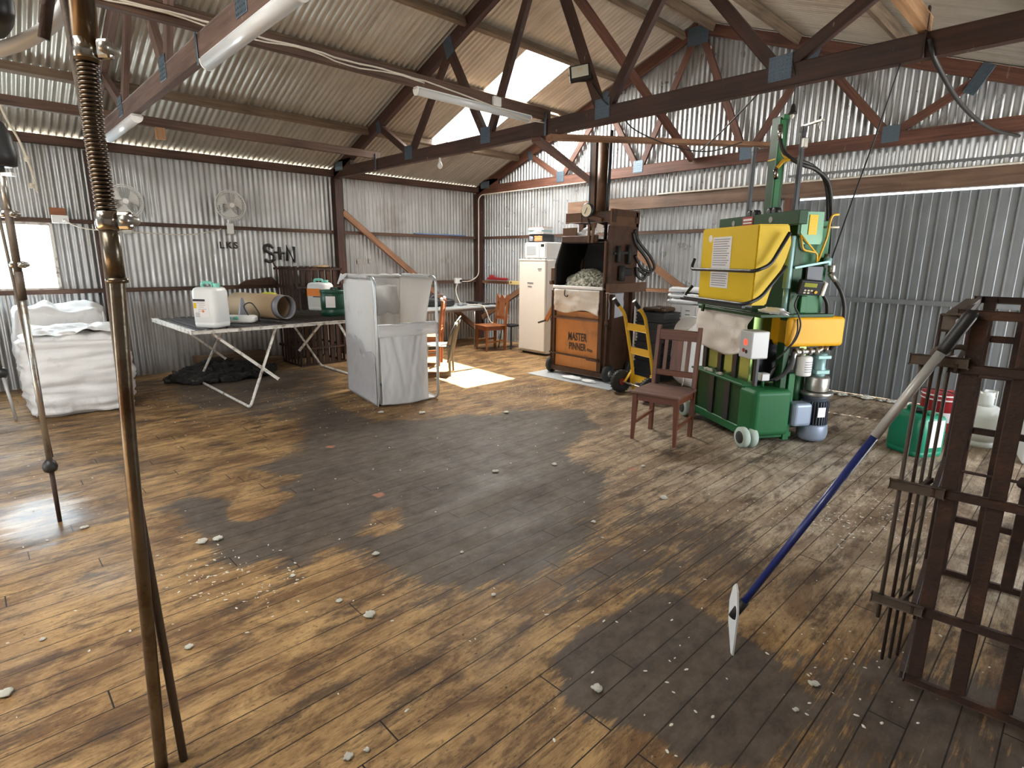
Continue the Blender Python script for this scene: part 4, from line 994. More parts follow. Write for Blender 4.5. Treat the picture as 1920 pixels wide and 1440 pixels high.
# conduit under the gable truss and down the corner post
w = MB(); w.tube(arc([(-6.35, YE - .17, 2.935), (-9.05, YE - .17, 2.925), (-9.10, YE - .20, 2.85), (-9.105, YE - .20, 1.32), (-9.20, YE - .35, 1.20), (-9.225, 7.45, 1.20)], .10, 6), .011, 8); tag(w.build('conduit', M['cable']), 'white cable running under the gable truss and down the corner post to the outlet', 'cable')
w = MB()
pts = [(-4.395 + .006 * sin(k * 1.3), -1.0 + 4.15 * k / 40, 3.165 + .005 * sin(k * .9) + .002 * sin(k * 2.7)) for k in range(41)]
w.tube(pts, .008, 6); w.tube([(p[0], p[1], p[2] - .02 + .012 * sin(i * .7)) for i, p in enumerate(pts)], .006, 6)
tag(w.build('cable', M['cable']), 'white cable clipped along the timber that carries the tube light', 'cable')
w = MB(); w.tube(spline([(-4.395, 3.15, 3.165), (-4.39, 3.6, 3.13), (-4.39, 3.95, 3.10), (-4.39, 4.4, 3.06), (-4.40, 4.7, 3.07)], 8), .007, 6); tag(w.build('cable', M['cable']), 'white cable end drooping past the junction box to the middle truss', 'cable')
w = MB(); w.box((-6.0 if 0 else -7.86, 6.95, 0), (.001, .001, .001)); w.b.free()
# white line along the beam over the door
w = MB(); w.tube([(-5.0 + 6.5 * k / 24, YE - .112, 2.648 + .003 * sin(k * 1.7)) for k in range(25)], .010, 7); tag(w.build('conduit', M['cable']), 'white cable clipped along the top of the big beam over the sliding door', 'cable')
# small ledge items
w = MB(); w.box((-8.63, YE - .105, 1.265), (.56, .07, .05), bev=.01); w.blob((-8.80, YE - .10, 1.30), (.10, .03, .04), 2, .3, 4, 2); tag(w.build('toolbox_lid', M['red']), 'red plastic lid lying on the waist-high rail of the gable wall', 'lid')
t = thing('spirit_level', 'short yellow level hanging at the end of the gable wall rail by the fridge', 'level', (-8.10, YE - .10, 1.20))
w = MB(); w.box((0, 0, 0), (.36, .03, .075), bev=.006); w.build('body', M['levelwood'], t)
w = MB(); w.lathe([(.018, -.018), (.018, .018)], (-.12, -.002, .01), 12, 'Y'); w.build('vial', M['black'], t)
w = MB(); w.box((XL + .05, 6.95, 2.12), (.05, 1.25, .022), bev=.003); tag(w.build('strip', M['bluestrip']), 'long faded blue strip lying on the upper wall rail near the corner', 'strip')

# ------------------------------------------------------------------ wall fans
def fan(label, loc, rz, tilt=0.0):
    t = thing('wall_fan', label, 'fan', loc, rz, 'white wall fans')
    w = MB(); w.box((.03, 0, -.33), (.07, .10, .16), bev=.012, seg=2); w.tube([(.05, 0, -.26), (.09, 0, -.12), (.10, 0, -.02)], .014, 8); w.build('bracket', M['white'], t)
    w = MB(); w.lathe([(.03, .02), (.05, .03), (.055, .09), (.04, .13)], (0, 0, 0), 18, 'X'); w.build('motor', M['offwhite'], t)
    g = MB()
    for x, r in ((.11, .19), (.15, .212), (.19, .19)): g.tube([(x, r * cos(2 * pi * k / 40), r * sin(2 * pi * k / 40)) for k in range(40)], .004 if r < .2 else .006, 6, closed=True)
    for k in range(36):
        a = 2 * pi * k / 36; c, s = cos(a), sin(a)
        g.tube([(.205, .03 * c, .03 * s), (.20, .12 * c, .12 * s), (.19, .19 * c, .19 * s), (.15, .212 * c, .212 * s), (.11, .19 * c, .19 * s), (.09, .05 * c, .05 * s)], .0014, 4)
    g.build('guard', M['white'], t)
    w = MB(); w.lathe([(.035, -.01), (.042, 0), (.03, .012)], (.205, 0, 0), 16, 'X'); w.build('badge', M['white'], t)
    for k in range(3):
        w = MB(); a0 = 2 * pi * k / 3 + .4
        w.grid(lambda u, v_, a0=a0: (.14 + .035 * (v_ - .5), (.03 + .145 * u) * cos(a0 + (.25 + .5 * u) * (v_ - .5) * 2), (.03 + .145 * u) * sin(a0 + (.25 + .5 * u) * (v_ - .5) * 2)), 6, 6); w.build('blade', M['pane'] if 0 else M['offwhite'], t, solid=.002)
    return t
fan('white wall fan above the stencilled letters on the left wall', (XL + .01, 3.02, 2.40), 0.0)
fan('white wall fan partly hidden behind the spring pole', (XL + .01, 1.70, 2.36), 0.0)
# lettering on the left wall
def wallM(y, z, s=1): return frame((XL + .004, y, z), (0, 1, 0), (0, 0, 1), (1, 0, 0))
lab(text('lettering', 'LKS', .135, wallM(2.99, 1.825), M['stencil'], wall_left, .006, 1.35, .003), 'small black stencilled letters LKS')
w = MB()
def stroke(pts, r): w.tube([(XL + .006, 3.50 + p[0], 1.50 + p[1]) for p in pts], r, 6)
stroke(spline([(.15, .30, 0), (.10, .345, 0), (.03, .33, 0), (.02, .27, 0), (.08, .23, 0), (.15, .19, 0), (.14, .11, 0), (.06, .09, 0), (.01, .12, 0)], 5), .023)
stroke([(.17, .235), (.33, .225)], .017); stroke([(.245, .32), (.25, .12)], .023)
stroke([(.365, .10), (.37, .335), (.48, .09), (.49, .33)], .023)
lab(w.build('lettering', M['blackpaint'], wall_left), 'large hand-painted black letters S+N')
w = MB()
for (y, z, k) in ((5.15, 1.60, .05), (5.27, 1.60, .04), (5.38, 1.61, .05), (7.0, 1.62, .05), (7.13, 1.62, .05), (7.25, 1.61, .04)): w.box((XL + .002, y, z), (.006, k, .08)); 
lab(w.build('lettering', mat('faded_stencil', (.30, .28, .25), .7), wall_left), 'faded stencil marks nearer the corner')

# ------------------------------------------------------------------ fridge, microwave, and the pile on top
t = thing('fridge', 'tall white upright fridge against the gable wall', 'fridge', (-7.26, 7.14, 0))
w = MB(); w.box((.33, .36, .84), (.62, .58, 1.62), bev=.012, seg=2); w.build('cabinet', M['fridge'], t)
w = MB(); w.box((.33, .035, .85), (.63, .06, 1.56), bev=.02, seg=3); d = w.build('door', M['fridge'], t)
w = MB(); w.box((.33, .032, 1.645), (.632, .065, .035), bev=.012, seg=2); w.build('top_trim', M['fridge'], t)
w = MB(); w.box((.52, .003, 1.50), (.09, .004, .018)); w.box((.52, .003, 1.47), (.06, .004, .012)); w.build('badge', M['grey'], d)
w = MB()
for i, (a, b) in enumerate(((.30, .14), (.29, .10))): w.box((a, .003, 1.255 - .06 * i), (b, .004, .022))
w.build('sticker', M['grey'], d)
w = MB(); w.box((.33, .34, .02), (.58, .5, .04)); w.build('plinth', M['black'], t)
t = thing('microwave', 'small white microwave oven on top of the fridge', 'microwave', (-7.16, 7.20, 1.655))
w = MB(); w.box((.26, .20, .155), (.50, .40, .27), bev=.012, seg=2); w.build('case', M['white'], t)
w = MB(); w.box((.19, -.008, .155), (.34, .03, .25), bev=.012, seg=2); dd = w.build('door', M['white'], t)
w = MB(); w.box((.18, -.025, .155), (.22, .006, .15), bev=.003); w.build('window', M['lightgrey'], dd)
w = MB(); w.box((.435, -.008, .155), (.13, .02, .25), bev=.006); pp = w.build('control_panel', M['offwhite'], t)
w = MB(); w.box((.44, -.020, .235), (.075, .006, .045), bev=.002); w.build('display', M['black'], pp)
w = MB()
for sx in (.06, .46):
    for sy in (.05, .35): w.lathe([(.014, 0), (.012, .022)], (sx, sy, 0), 10)
w.build('foot', M['black'], t)
mz = 1.655 + .29
t = thing('box', 'patterned open box with orange and black print on the microwave', 'box', (-6.95, 7.40, mz))
w = MB(); w.box((.0, 0, .07), (.34, .28, .14), bev=.006); w.build('carton', M['black'], t)
w = MB(); w.softbox((.05, -.135, .065), (.20, .03, .09), 4, .012, .02, 9, seed=8); w.build('print', M['skin_orange'], t)
w = MB(); w.softbox((-.12, -.135, .07), (.09, .03, .09), 4, .012, .02, 9, seed=11); w.build('print', M['grey'], t)
z = mz + .14
for i, (n_, l_, m_, th__, a) in enumerate((('book', 'white book at the bottom of the pile on the patterned box', 'offwhite', .03, .05), ('folder', 'pale blue folder in the middle of the pile on the microwave', 'magblue', .035, -.08), ('magazine', 'white magazine just under the top of the pile on the microwave', 'label', .025, .12), ('magazine', 'magazine with an orange cover topmost on the microwave pile', 'label', .022, .02))):
    t = thing(n_, l_, 'book' if n_ == 'book' else n_, (-6.96, 7.38, z), a)
    w = MB(); w.box((0, 0, th__ / 2), (.34, .26, th__), bev=.003); w.build('pages', M['label'] if n_ != 'folder' else M[m_], t)
    w = MB(); w.box((0, 0, th__ - .0005), (.345, .264, .003)); w.build('cover', M['skin_orange'] if 'orange' in l_ else M[m_], t)
    z += th__ + .001
w = MB(); w.box((0, 0, .20), (.20, .20, .40), bev=.006); tag(w.build('carton', M['offwhite'], None, (-6.05, 6.92, 0)), 'small white carton on the floor between the fridge and the old press', 'carton')

# ------------------------------------------------------------------ the old brown press
t = thing('wool_press', 'old orange and brown wool press stencilled MASTER PINNER, grey wool in its open chute', 'wool press', (-5.1, 6.22, 0))
pb, pl_, og = M['pinbrown'], M['pinlight'], M['orange']
w = MB(); w.box((-.025, .012, .47), (.80, .02, .70), bev=.004); fp = w.build('front_panel', og, t)
w = MB(); w.box((-.025, .012, .90), (.80, .02, .09), bev=.003); w.build('upper_panel', og, t)
w = MB(); w.bar((-.44, -.012, .845), (.38, -.012, .845), .035, .035, bev=.005); w.build('front_rail', pl_, t)
for x in (-.445, .40):
    w = MB(); w.bar((x, .0, .06), (x, .0, 1.26), .05 if x < 0 else .075, .05, up=(0, 1, 0), bev=.006); w.build('corner_post', pb, t)
w = MB(); w.bar((-.47, -.005, .09), (.48, -.005, .09), .06, .075, bev=.006); w.bar((-.47, .60, .09), (.48, .60, .09), .06, .075, bev=.006)
for x in (-.45, .46): w.bar((x, 0, .09), (x, .62, .09), .05, .07, bev=.006)
w.build('base_frame', pb, t)
w = MB(); w.box((.445, .30, .68), (.02, .56, 1.10), bev=.004); w.build('side_panel', pb, t)
w = MB(); w.box((-.455, .30, .68), (.02, .56, 1.10), bev=.004); w.build('side_panel', og, t)
w = MB(); w.box((0, .61, .68), (.88, .02, 1.10)); w.build('back_panel', pb, t)
for x in (-.49, .50):
    w = MB(); w.lathe([(.016, .07), (.016, 1.22)], (x, -.015, 0), 12); w.lathe([(.026, .78), (.026, .84)], (x, -.015, 0), 12); w.lathe([(.03, .16), (.03, .20)], (x, -.015, 0), 12)
    w.build('hinge_rod', pb, t)
w = MB(); w.bar((-.50, -.035, .315), (.40, -.035, .30), .02, .02, bev=.004); w.tube([(.20, -.04, .29), (.42, -.04, .285)], .014, 8); w.build('latch_bar', pb, t)
w = MB(); w.box((-.03, .0, 1.272), (.90, .055, .045), bev=.012, seg=2); w.build('top_bar', M['label'], t)
w = MB()
def cl(a, b):
    x = -.43 + .81 * a; z = 1.245 - (.30 + .03 * sin(a * 7) + .02 * a) * b
    return (x, -.035 - .012 * sin(a * 11 + b * 3) * b - .02 * noise.noise(V((a * 4, b * 4, 3))), z)
w.grid(cl, 30, 14); w.build('front_cloth', M['cloth'], t, solid=.004)
w = MB(); w.grid(lambda a, b: (.47 + .02 * noise.noise(V((a * 4, b * 3, 6))), .06 + .34 * a, 1.22 - .36 * b + .03 * a * b), 14, 12); w.build('side_cloth', M['wet'], t, solid=.004)
w = MB(); w.tube(arc([(-.22, -.055, 1.24), (-.21, -.07, 1.16), (-.16, -.07, 1.14), (-.15, -.07, 1.17)], .02), .009, 8); w.build('hook', M['black'], t)
for x, y, s in ((-.50, .02, 1), (.53, .03, 1), (-.48, .60, 0), (.51, .60, 0)):
    w = MB(); w.lathe([(.05, -.03), (.112, -.028), (.12, -.015), (.12, .015), (.112, .028), (.05, .03)], (x, y, .122), 24, 'X'); wh = w.build('wheel', M['rubber'], t)
    w = MB(); w.lathe([(.02, -.04), (.045, -.034), (.045, .034), (.02, .04)], (x, y, .122), 14, 'X'); w.build('hub', M['steel'], wh)
# chute
w = MB()
w.prism([(-.47, 1.29), (-.47, 1.58), (-.34, 1.92), (-.32, 1.92), (-.44, 1.575), (-.44, 1.29)], .0, .58, frame((0, 0, 0), (1, 0, 0), (0, 0, 1), (0, 1, 0))); w.build('chute_side', M['cavity'], t)
w = MB(); w.box((-.02, .585, 1.60), (.92, .015, .66)); w.box((.42, .30, 1.60), (.015, .56, .64)); w.box((.04, .30, 1.89), (.74, .54, .02)); w.box((-.02, .3, 1.235), (.86, .56, .02)); w.build('chute_lining', M['cavity'], t)
w = MB(); w.prism([(.43, 1.27), (.43, 1.90), (.44, 2.10), (.52, 2.10), (.52, 1.27)], .02, .60, frame((0, 0, 0), (1, 0, 0), (0, 0, 1), (0, 1, 0))); w.build('valve_housing', pb, t)
w = MB(); w.bar((.50, -.02, 1.285), (.50, .86, 1.285), .06, .13, bev=.006); w.build('side_beam', pl_, t)
w = MB(); w.bar((.49, .10, .1), (.49, .10, 1.2), .07, .05, up=(0, 1, 0)); w.bar((.47, .58, .1), (.47, .58, 2.2), .09, .07, up=(0, 1, 0), bev=.004); w.bar((-.45, .58, .1), (-.45, .58, 2.2), .09, .07, up=(0, 1, 0), bev=.004); w.build('upright', pb, t)
w = MB(); w.bar((.425, .0, 1.90), (.425, .0, 1.28), .03, .02, up=(1, 0, 0)); w.build('edge_strip', pl_, t)
# top tray and head beam
w = MB(); w.box((-.21, .01, 2.00), (.25, .02, .18), bev=.003); w.build('tray_panel', pl_, t)
w = MB(); w.box((.50, .3, 2.2), (.03, .62, .22)); w.build('side_plate', pl_, t)
w = MB(); w.box((-.02, .0, 1.935), (.62, .035, .085), bev=.004); w.box((-.02, .24, 1.925), (.62, .46, .015)); w.build('tray', pb, t)
w = MB(); w.bar((-.28, .03, 2.215), (.02, .03, 2.215), .06, .13, bev=.005); w.build('head_beam', pl_, t)
w = MB(); w.bar((.0, .03, 2.215), (.53, .03, 2.215), .07, .14, bev=.005); w.bar((-.26, .56, 2.215), (.53, .56, 2.215), .07, .14, bev=.005)
w.bar((-.26, .06, 2.215), (-.26, .56, 2.215), .06, .12); w.bar((.50, .06, 2.26), (.50, .56, 2.26), .06, .07); w.build('head_frame', pb, t)
for k, (x, y, z, s) in enumerate(((-.10, .12, 1.99, .07), (-.02, .10, 1.98, .06), (.06, .12, 1.99, .07), (-.05, .2, 2.05, .08), (.13, .14, 1.98, .05))):
    w = MB(); w.blob((x, y, z), (s, s, s * .7), 2, .4, 4, k); w.build('wool_scrap', M['rag'], t)
w = MB(); w.box((.32, -.01, 2.07), (.11, .006, .10), Matrix.Rotation(.3, 4, 'Y')); w.build('paper', M['label'], t)
w = MB(); w.lathe([(.086, 2.10), (.086, 3.28)], (.07, .36, 0), 24); w.build('ram_cylinder', M['pinlight'], t)
w = MB(); w.bar((-.075, .36, 2.1), (-.075, .36, 3.30), .07, .09, up=(0, 1, 0), bev=.004); w.build('channel', pb, t)
w = MB(); w.bar((-.14, .35, 2.1), (-.14, .35, 3.32), .035, .035, up=(0, 1, 0)); w.build('guide_post', M['blackmetal'], t)
w = MB(); w.tube([(.20, .28, 1.86), (.22, .30, 3.34)], .024, 12); w.tube(arc([(.16, .33, 2.4), (.185, .31, 3.1), (.11, .33, 3.2)], .06), .012, 8); w.build('pressure_pipe', M['blackmetal'], t)
w = MB(); w.lathe([(.085, -.03), (.095, -.025), (.095, .02), (.085, .028)], (.15, -.06, 2.30), 28, 'Y'); g = w.build('pressure_gauge', M['blackmetal'], t)
w = MB(); w.lathe([(.082, -.034), (.082, -.030)], (.15, -.06, 2.30), 28, 'Y'); w.build('dial', M['dial'], g)
w = MB(); w.bar((.125, -.098, 2.255), (.168, -.098, 2.335), .003, .008); w.build('needle', M['black'], g)
w = MB(); w.tube([(.15, -.05, 2.2), (.15, .02, 2.05)], .014, 8); w.build('stem', M['blackmetal'], g)
w = MB(); w.bar((.16, -.03, 2.12), (.16, -.03, 1.88), .02, .035, up=(1, 0, 0)); w.bar((.245, -.03, 2.14), (.215, -.03, 1.88), .02, .035, up=(1, 0, 0)); w.bar((.1, -.035, 2.23), (.36, -.035, 2.17), .03, .045); w.build('linkage', pl_, t)
for pts in ([(.53, .50, 2.06), (.58, .54, 1.90), (.66, .72, 1.70), (.68, .80, 1.56), (.62, .76, 1.50), (.57, .64, 1.56), (.54, .52, 1.72)], [(.53, .46, 2.02), (.56, .52, 1.86), (.62, .70, 1.66), (.64, .78, 1.50), (.60, .72, 1.46), (.55, .58, 1.54)], [(.55, .55, 1.56), (.56, .58, 1.44), (.60, .66, 1.40), (.62, .72, 1.48)]):
    w = MB(); w.tube(spline(pts, 8), .021, 8); w.build('hose', M['blackcable'], t)
w = MB()
for x, y, z, r_, h in ((.56, .20, 1.38, .05, .20), (.57, .34, 1.60, .035, .26), (.56, .12, 1.62, .03, .22)): w.lathe([(r_ * .7, z), (r_, z + .01), (r_, z + h - .01), (r_ * .6, z + h)], (x, y, 0), 14)
w.box((.56, .30, 1.50), (.09, .18, .10), bev=.01); w.bar((.52, .05, 1.74), (.58, .45, 1.76), .03, .03); w.build('valve_block', M['cavity'], t)
w = MB(); w.bar((-.47, .0, 1.0), (-.60, -.02, .77), .02, .05, bev=.006); w.build('lever', og, t)
w = MB(); w.tube([(-.595, -.02, .775), (-.75, -.03, .725)], .014, 8); w.build('lever_grip', M['black'], t)
w = MB(); w.box((-.52, .06, 1.42), (.10, .06, .24), bev=.005); w.lathe([(.02, 1.30), (.03, 1.31), (.03, 1.36)], (-.53, .0, 0), 10); w.build('side_bracket', pl_, t)
lab(text('lettering', 'MASTER', .155, frame((-.01, .000, .575), (.58, 0, 0), (0, 0, 1), (0, -1, 0)), M['stencil'], t, .002, 1.06, .004), 'dark stencilled word MASTER')
lab(text('lettering', 'PINNER', .140, frame((-.005, .000, .435), (.62, 0, 0), (0, 0, 1), (0, -1, 0)), M['stencil'], t, .002, 1.06, .004), 'dark stencilled word PINNER')
w = MB(); w.box((.22, .0, .41), (.10, .003, .035), Matrix.Rotation(.2, 4, 'Y')); w.build('rubbed_mark', pl_, t)
w = MB()
for k in range(210):
    a, q = k * 2.399, sqrt((k + .5) / 210)
    w.blob((-5.10 + .40 * q * cos(a), 6.45 + .22 * q * sin(a), 1.275 + .24 * (1 - q * q)), (.028 + .02 * ((k * 7) % 5) / 5, .026 + .015 * ((k * 3) % 4) / 4, .026), 1, .8, 5, k)
w.blob((-5.10, 6.45, 1.30), (.37, .20, .17), 3, .3, 4, 1)
tag(w.build('wool_heap', M['wool']), 'heap of grey greasy wool filling the open chute of the old brown press', 'wool')
w = MB(); w.box((-5.0, 6.38, .004), (1.5, 1.05, .006)); tag(w.build('floor_sheet', M['lightgrey']), 'thin grey sheet on the floor under the old brown press', 'sheet')
for i, (x, y, a, l) in enumerate(((-5.02, 6.03, .17, 'white rag lying on the floor before the old brown press, larger of two'), (-4.72, 6.03, .12, 'white rag on the floor by the right wheel of the old press, smaller of two'))):
    w = MB(); w.blob((0, 0, .01), (a, .06, .03), 3, .5, 3, i + 3, flat=-.004); tag(w.build('rag', M['rag'], None, (x, y, .008)), l, 'rag')

# ------------------------------------------------------------------ yellow hand truck
t = thing('hand_truck', 'yellow two-wheeled hand truck leaning upright beside the old brown press', 'hand truck', (-3.97, 6.0, 0), radians(-19.3))
HW = .40
for x in (0, HW):
    w = MB(); w.tube(arc([(x, 0, .04), (x, -.05, .40), (x, -.20, 1.02), (x, -.30, 1.12)], .12), .021, 12); w.build('rail', M['yellowpaint'], t)
    w = MB(); w.tube([(x, -.295, 1.115), (x, -.37, 1.20)], .024, 12); w.build('grip', M['black'], t)
    sx = -.085 if x == 0 else HW + .085
    w = MB(); w.lathe([(.06, -.035), (.12, -.036), (.138, -.026), (.145, 0), (.138, .026), (.12, .036), (.06, .035)], (sx, -.145, .146), 28, 'X')
    for k in range(26):
        a = 2 * pi * k / 26; w.box((sx, -.145 + .143 * cos(a), .146 + .143 * sin(a)), (.062, .012, .008), Matrix.Rotation(a + pi / 2, 4, 'X'))
    wh = w.build('wheel', M['rubber'], t)
    w = MB(); w.lathe([(.02, -.04), (.062, -.03), (.062, .03), (.02, .04)], (sx, -.145, .146), 18, 'X'); w.build('hub', M['red'], wh)
    w = MB(); w.bar((x, -.02, .33), (x, -.15, .15), .03, .012, bev=.003); w.bar((x, -.145, .146), (x, 0, .10), .03, .012, bev=.003); w.bar((x, -.06, .30), (x, -.05, .10), .03, .012); w.build('axle_bracket', M['yellowpaint'], t)
for z, y in ((.86, -.162), (.56, -.09), (.20, -.02)):
    w = MB(); w.bar((0, y, z), (HW, y, z), .012, .085, bev=.003); w.build('cross_plate', M['yellowpaint'], t)
w = MB(); w.tube([(-.12, -.145, .146), (HW + .12, -.145, .146)], .013, 10); w.build('axle', M['steel'], t)
w = MB(); w.box((HW / 2, .10, .02), (HW + .02, .22, .012), bev=.003); w.build('toe_plate', M['yellowpaint'], t)

# ------------------------------------------------------------------ crates, packs and carton behind the chair
ordc = ['lowest', 'second', 'third', 'fourth', 'fifth', 'sixth', 'topmost']
def crate():
    w = MB(); h = .135
    for sx, sy, a, b in ((0, -.205, .42, .012), (0, .205, .42, .012), (-.205, 0, .012, .42), (.205, 0, .012, .42)): w.box((sx, sy, h / 2), (a, b, h), bev=.002)
    for z in (.025, .075, .12):
        w.box((0, -.213, z), (.43, .014, .022)); w.box((.213, 0, z), (.014, .43, .022)); w.box((0, .213, z), (.43, .014, .022)); w.box((-.213, 0, z), (.014, .43, .022))
    w.box((0, 0, .006), (.40, .40, .008)); return w.build('crate', M['black'])
c0 = crate()
for i in range(7):
    c = c0 if i == 0 else c0.copy()
    if i: COL.objects.link(c)
    c.location = (-4.28 + .012 * sin(i * 2), 6.98 + .010 * cos(i * 3), .1365 * i); c.rotation_euler.z = .02 * sin(i * 5)
    tag(c, f'black ribbed plastic crate, {ordc[i]} in the stack behind the yellow hand truck' if i in (0, 6) else f'black ribbed plastic crate, {ordc[i]} up in the stack behind the yellow hand truck', 'crate', 'black crates behind the hand truck')
w = MB(); w.softbox((-4.28, 6.98, .99), (.34, .30, .06), 6, .03, .02, 7, seed=5); tag(w.build('dark_rag', M['pinbrown']), 'dark brown rag bundled on top of the black crates', 'rag')
t = thing('carton', 'tall pale printed carton behind the round-topped bag', 'carton', (-3.98, 7.50, 0))
w = MB(); w.box((0, 0, .525), (.58, .46, 1.05), bev=.008); w.build('body', M['offwhite'], t)
w = MB()
for i in range(4): w.box((-.02 + (i % 2) * .19, -.2315, .97 - .055 * (i // 2)), (.07, .002, .016))
w.box((.10, -.2315, .94), (.006, .002, .16)); w.box((-.12, -.2315, .94), (.004, .002, .16)); w.build('print', M['grey'], t)
t_z = 1.052
for i, (sx, sy, h, a, l) in enumerate(((.66, .48, .075, .03, 'folded white wool pack at the bottom of the pile on the carton'), (.62, .46, .065, -.05, 'folded white wool pack in the middle of the pile on the carton'), (.58, .44, .060, .06, 'folded white wool pack on top of the pile on the carton'))):
    w = MB(); w.softbox((0, 0, h / 2), (sx, sy, h), 12, h * .48, .014, 6, .02, 30, i + 3); o = w.build('folded_pack', M['rag'], None, (-4.0 - .02 * i, 7.49, t_z), a); tag(o, l, 'folded pack'); t_z += h + .012
t = thing('wool_bag', 'round-topped pale bag behind the wooden chair and beside the green press', 'bag', (-3.66, 6.88, 0), radians(-20))
w = MB(); w.softbox((0, 0, .47), (.56, .46, .94), 18, .22, .018, 3, 0, 10, 4, 0, .02); w.build('sack', M['bag'], t)
w = MB(); w.tube([(.10 + .02 * sin(k), -.235, .05 + .62 * k / 10) for k in range(11)] + [(.12, -.215, .78), (.18, -.15, .88), (.24, -.06, .90)], .008, 6); w.build('seam', M['cloth'], t)

# ------------------------------------------------------------------ the green press
t = thing('wool_press', 'green and yellow hydraulic wool press on wheels with a tall mast', 'wool press', (-2.09, 4.98, 0), radians(147))
P = lambda a, b, z: (a, -b, z)
def pbx(w, a0, a1, b0, b1, z0, z1, bev=.006, seg=1): return w.box(P((a0 + a1) / 2, (b0 + b1) / 2, (z0 + z1) / 2), (abs(a1 - a0), abs(b1 - b0), abs(z1 - z0)), bev=bev, seg=seg)
G, DG = M['green'], M['darkgreen']
w = MB(); pbx(w, .0, 1.02, .02, .10, .06, .14); pbx(w, .0, 1.02, .72, .80, .06, .14); pbx(w, -.02, .06, .02, .48, .055, .105); pbx(w, .94, 1.02, .02, .80, .06, .14); w.build('chassis', G, t)
w = MB(); pbx(w, .14, 1.02, .035, .70, .12, .53); w.build('lower_box', DG, t)
for a in (.36, .64, .98):
    w = MB(); pbx(w, a - .045, a + .045, .018, .05, .14, .53, .003); w.build('rib', M['blackmetal'], t)
w = MB(); pbx(w, .10, 1.04, .005, .12, .525, .545, .003); w.build('ledge', G, t)
w = MB()
for a in (.55, .72, .80): w.blob(P(a, .05, .555), (.05, .03, .02), 2, .4, 4, int(a * 20))
w.build('wool_bits', M['wool'], t)
w = MB(); pbx(w, .18, 1.02, .115, .70, .53, 1.22, .004); w.build('upper_box', mat('gold_lit_panel_green', (.10, .16, .05), .22, .75, .1, 5), t)  # warm yellowish reflection put into the panel's green
for a in (.40, .66, .95):
    w = MB(); pbx(w, a - .035, a + .035, .095, .12, .55, 1.2, .003); w.build('rib', M['blackmetal'], t)
w = MB(); pbx(w, -.12, .14, .0, .38, .10, .53, .045, 4); tk = w.build('oil_tank', G, t)
w = MB(); w.lathe([(.012, .53), (.012, .60)], P(.02, .16, 0), 12); w.build('breather_stem', G, tk)
w = MB(); pbx(w, -.02, .06, .115, .20, .595, .665, .008); w.build('breather_cap', M['ctrl'], tk)
w = MB(); pbx(w, -.03, .03, .385, .45, .03, .66, .004); w.build('side_plate', G, t)
for a, b in ((-.085, -.005), (.0, .80), (1.0, -.01), (1.0, .80)):
    for d in ((-.045, .035) if b < .1 else (0,)):
        w = MB(); w.lathe([(.035, -.03), (.086, -.029), (.094, -.02), (.094, .02), (.086, .029), (.035, .03)], P(a + .02, b + d, .094), 26, 'Y'); wh = w.build('wheel', M['wheel'], t)
        w = MB(); w.lathe([(.02, -.032), (.058, -.031), (.058, .031), (.02, .032)], P(a + .02, b + d, .094), 18, 'Y'); w.build('hub', M['rubber'], wh)
# cloth over the front and control box
w = MB()
def cl2(a, b):
    aa = .12 + .93 * a; z = 1.215 - (.36 + .05 * a + .06 * sin(a * 3.1)) * b - .02 * sin(a * 6)
    return P(aa, .075 - .05 * min(1, b * 3) - .02 * noise.noise(V((a * 5, b * 4, 2))) - .010 * sin(a * 14 + b * 4) * b, z)
w.grid(cl2, 34, 22); w.build('front_cloth', M['cloth'], t, solid=.004)
w = MB(); w.bar(P(.10, .06, 1.225), P(1.06, .06, 1.225), .05, .03, bev=.004); w.bar(P(.86, -.01, 1.22), P(.86, -.02, 1.15), .03, .02); w.build('cloth_rail', DG, t)
w = MB(); pbx(w, -.16, .02, -.115, .055, .825, 1.065, .012, 2); cb = w.build('control_box', M['ctrl'], t)
w = MB(); w.lathe([(.024, -.035), (.028, 0)], P(-.075, -.118, .965), 16, 'Y'); w.build('indicator_lamp', M['redlamp'], cb)
w = MB(); w.lathe([(.016, -.025), (.018, 0)], P(-.055, -.118, .893), 14, 'Y'); w.build('push_button', M['red'], cb)
w = MB(); w.lathe([(.015, -.025), (.017, 0)], P(-.095, -.118, .885), 14, 'Y'); w.build('push_button', M['black'], cb)
w = MB(); pbx(w, -.02, .05, .06, .10, .84, .98, .004); w.build('terminal_cover', M['dial'], cb)
w = MB(); pbx(w, -.06, -.02, .02, .05, .56, .83, .003); w.build('conduit_leg', M['blackmetal'], t)
# rag lying on the platform
w = MB(); w.blob(P(-.02, .16, 1.225), (.17, .07, .03), 3, .5, 4, 2, flat=-.02); w.build('rag', M['rag'], t)
w = MB(); pbx(w, -.05, 1.02, .02, .75, 1.17, 1.20, .004); w.build('platform', DG, t)
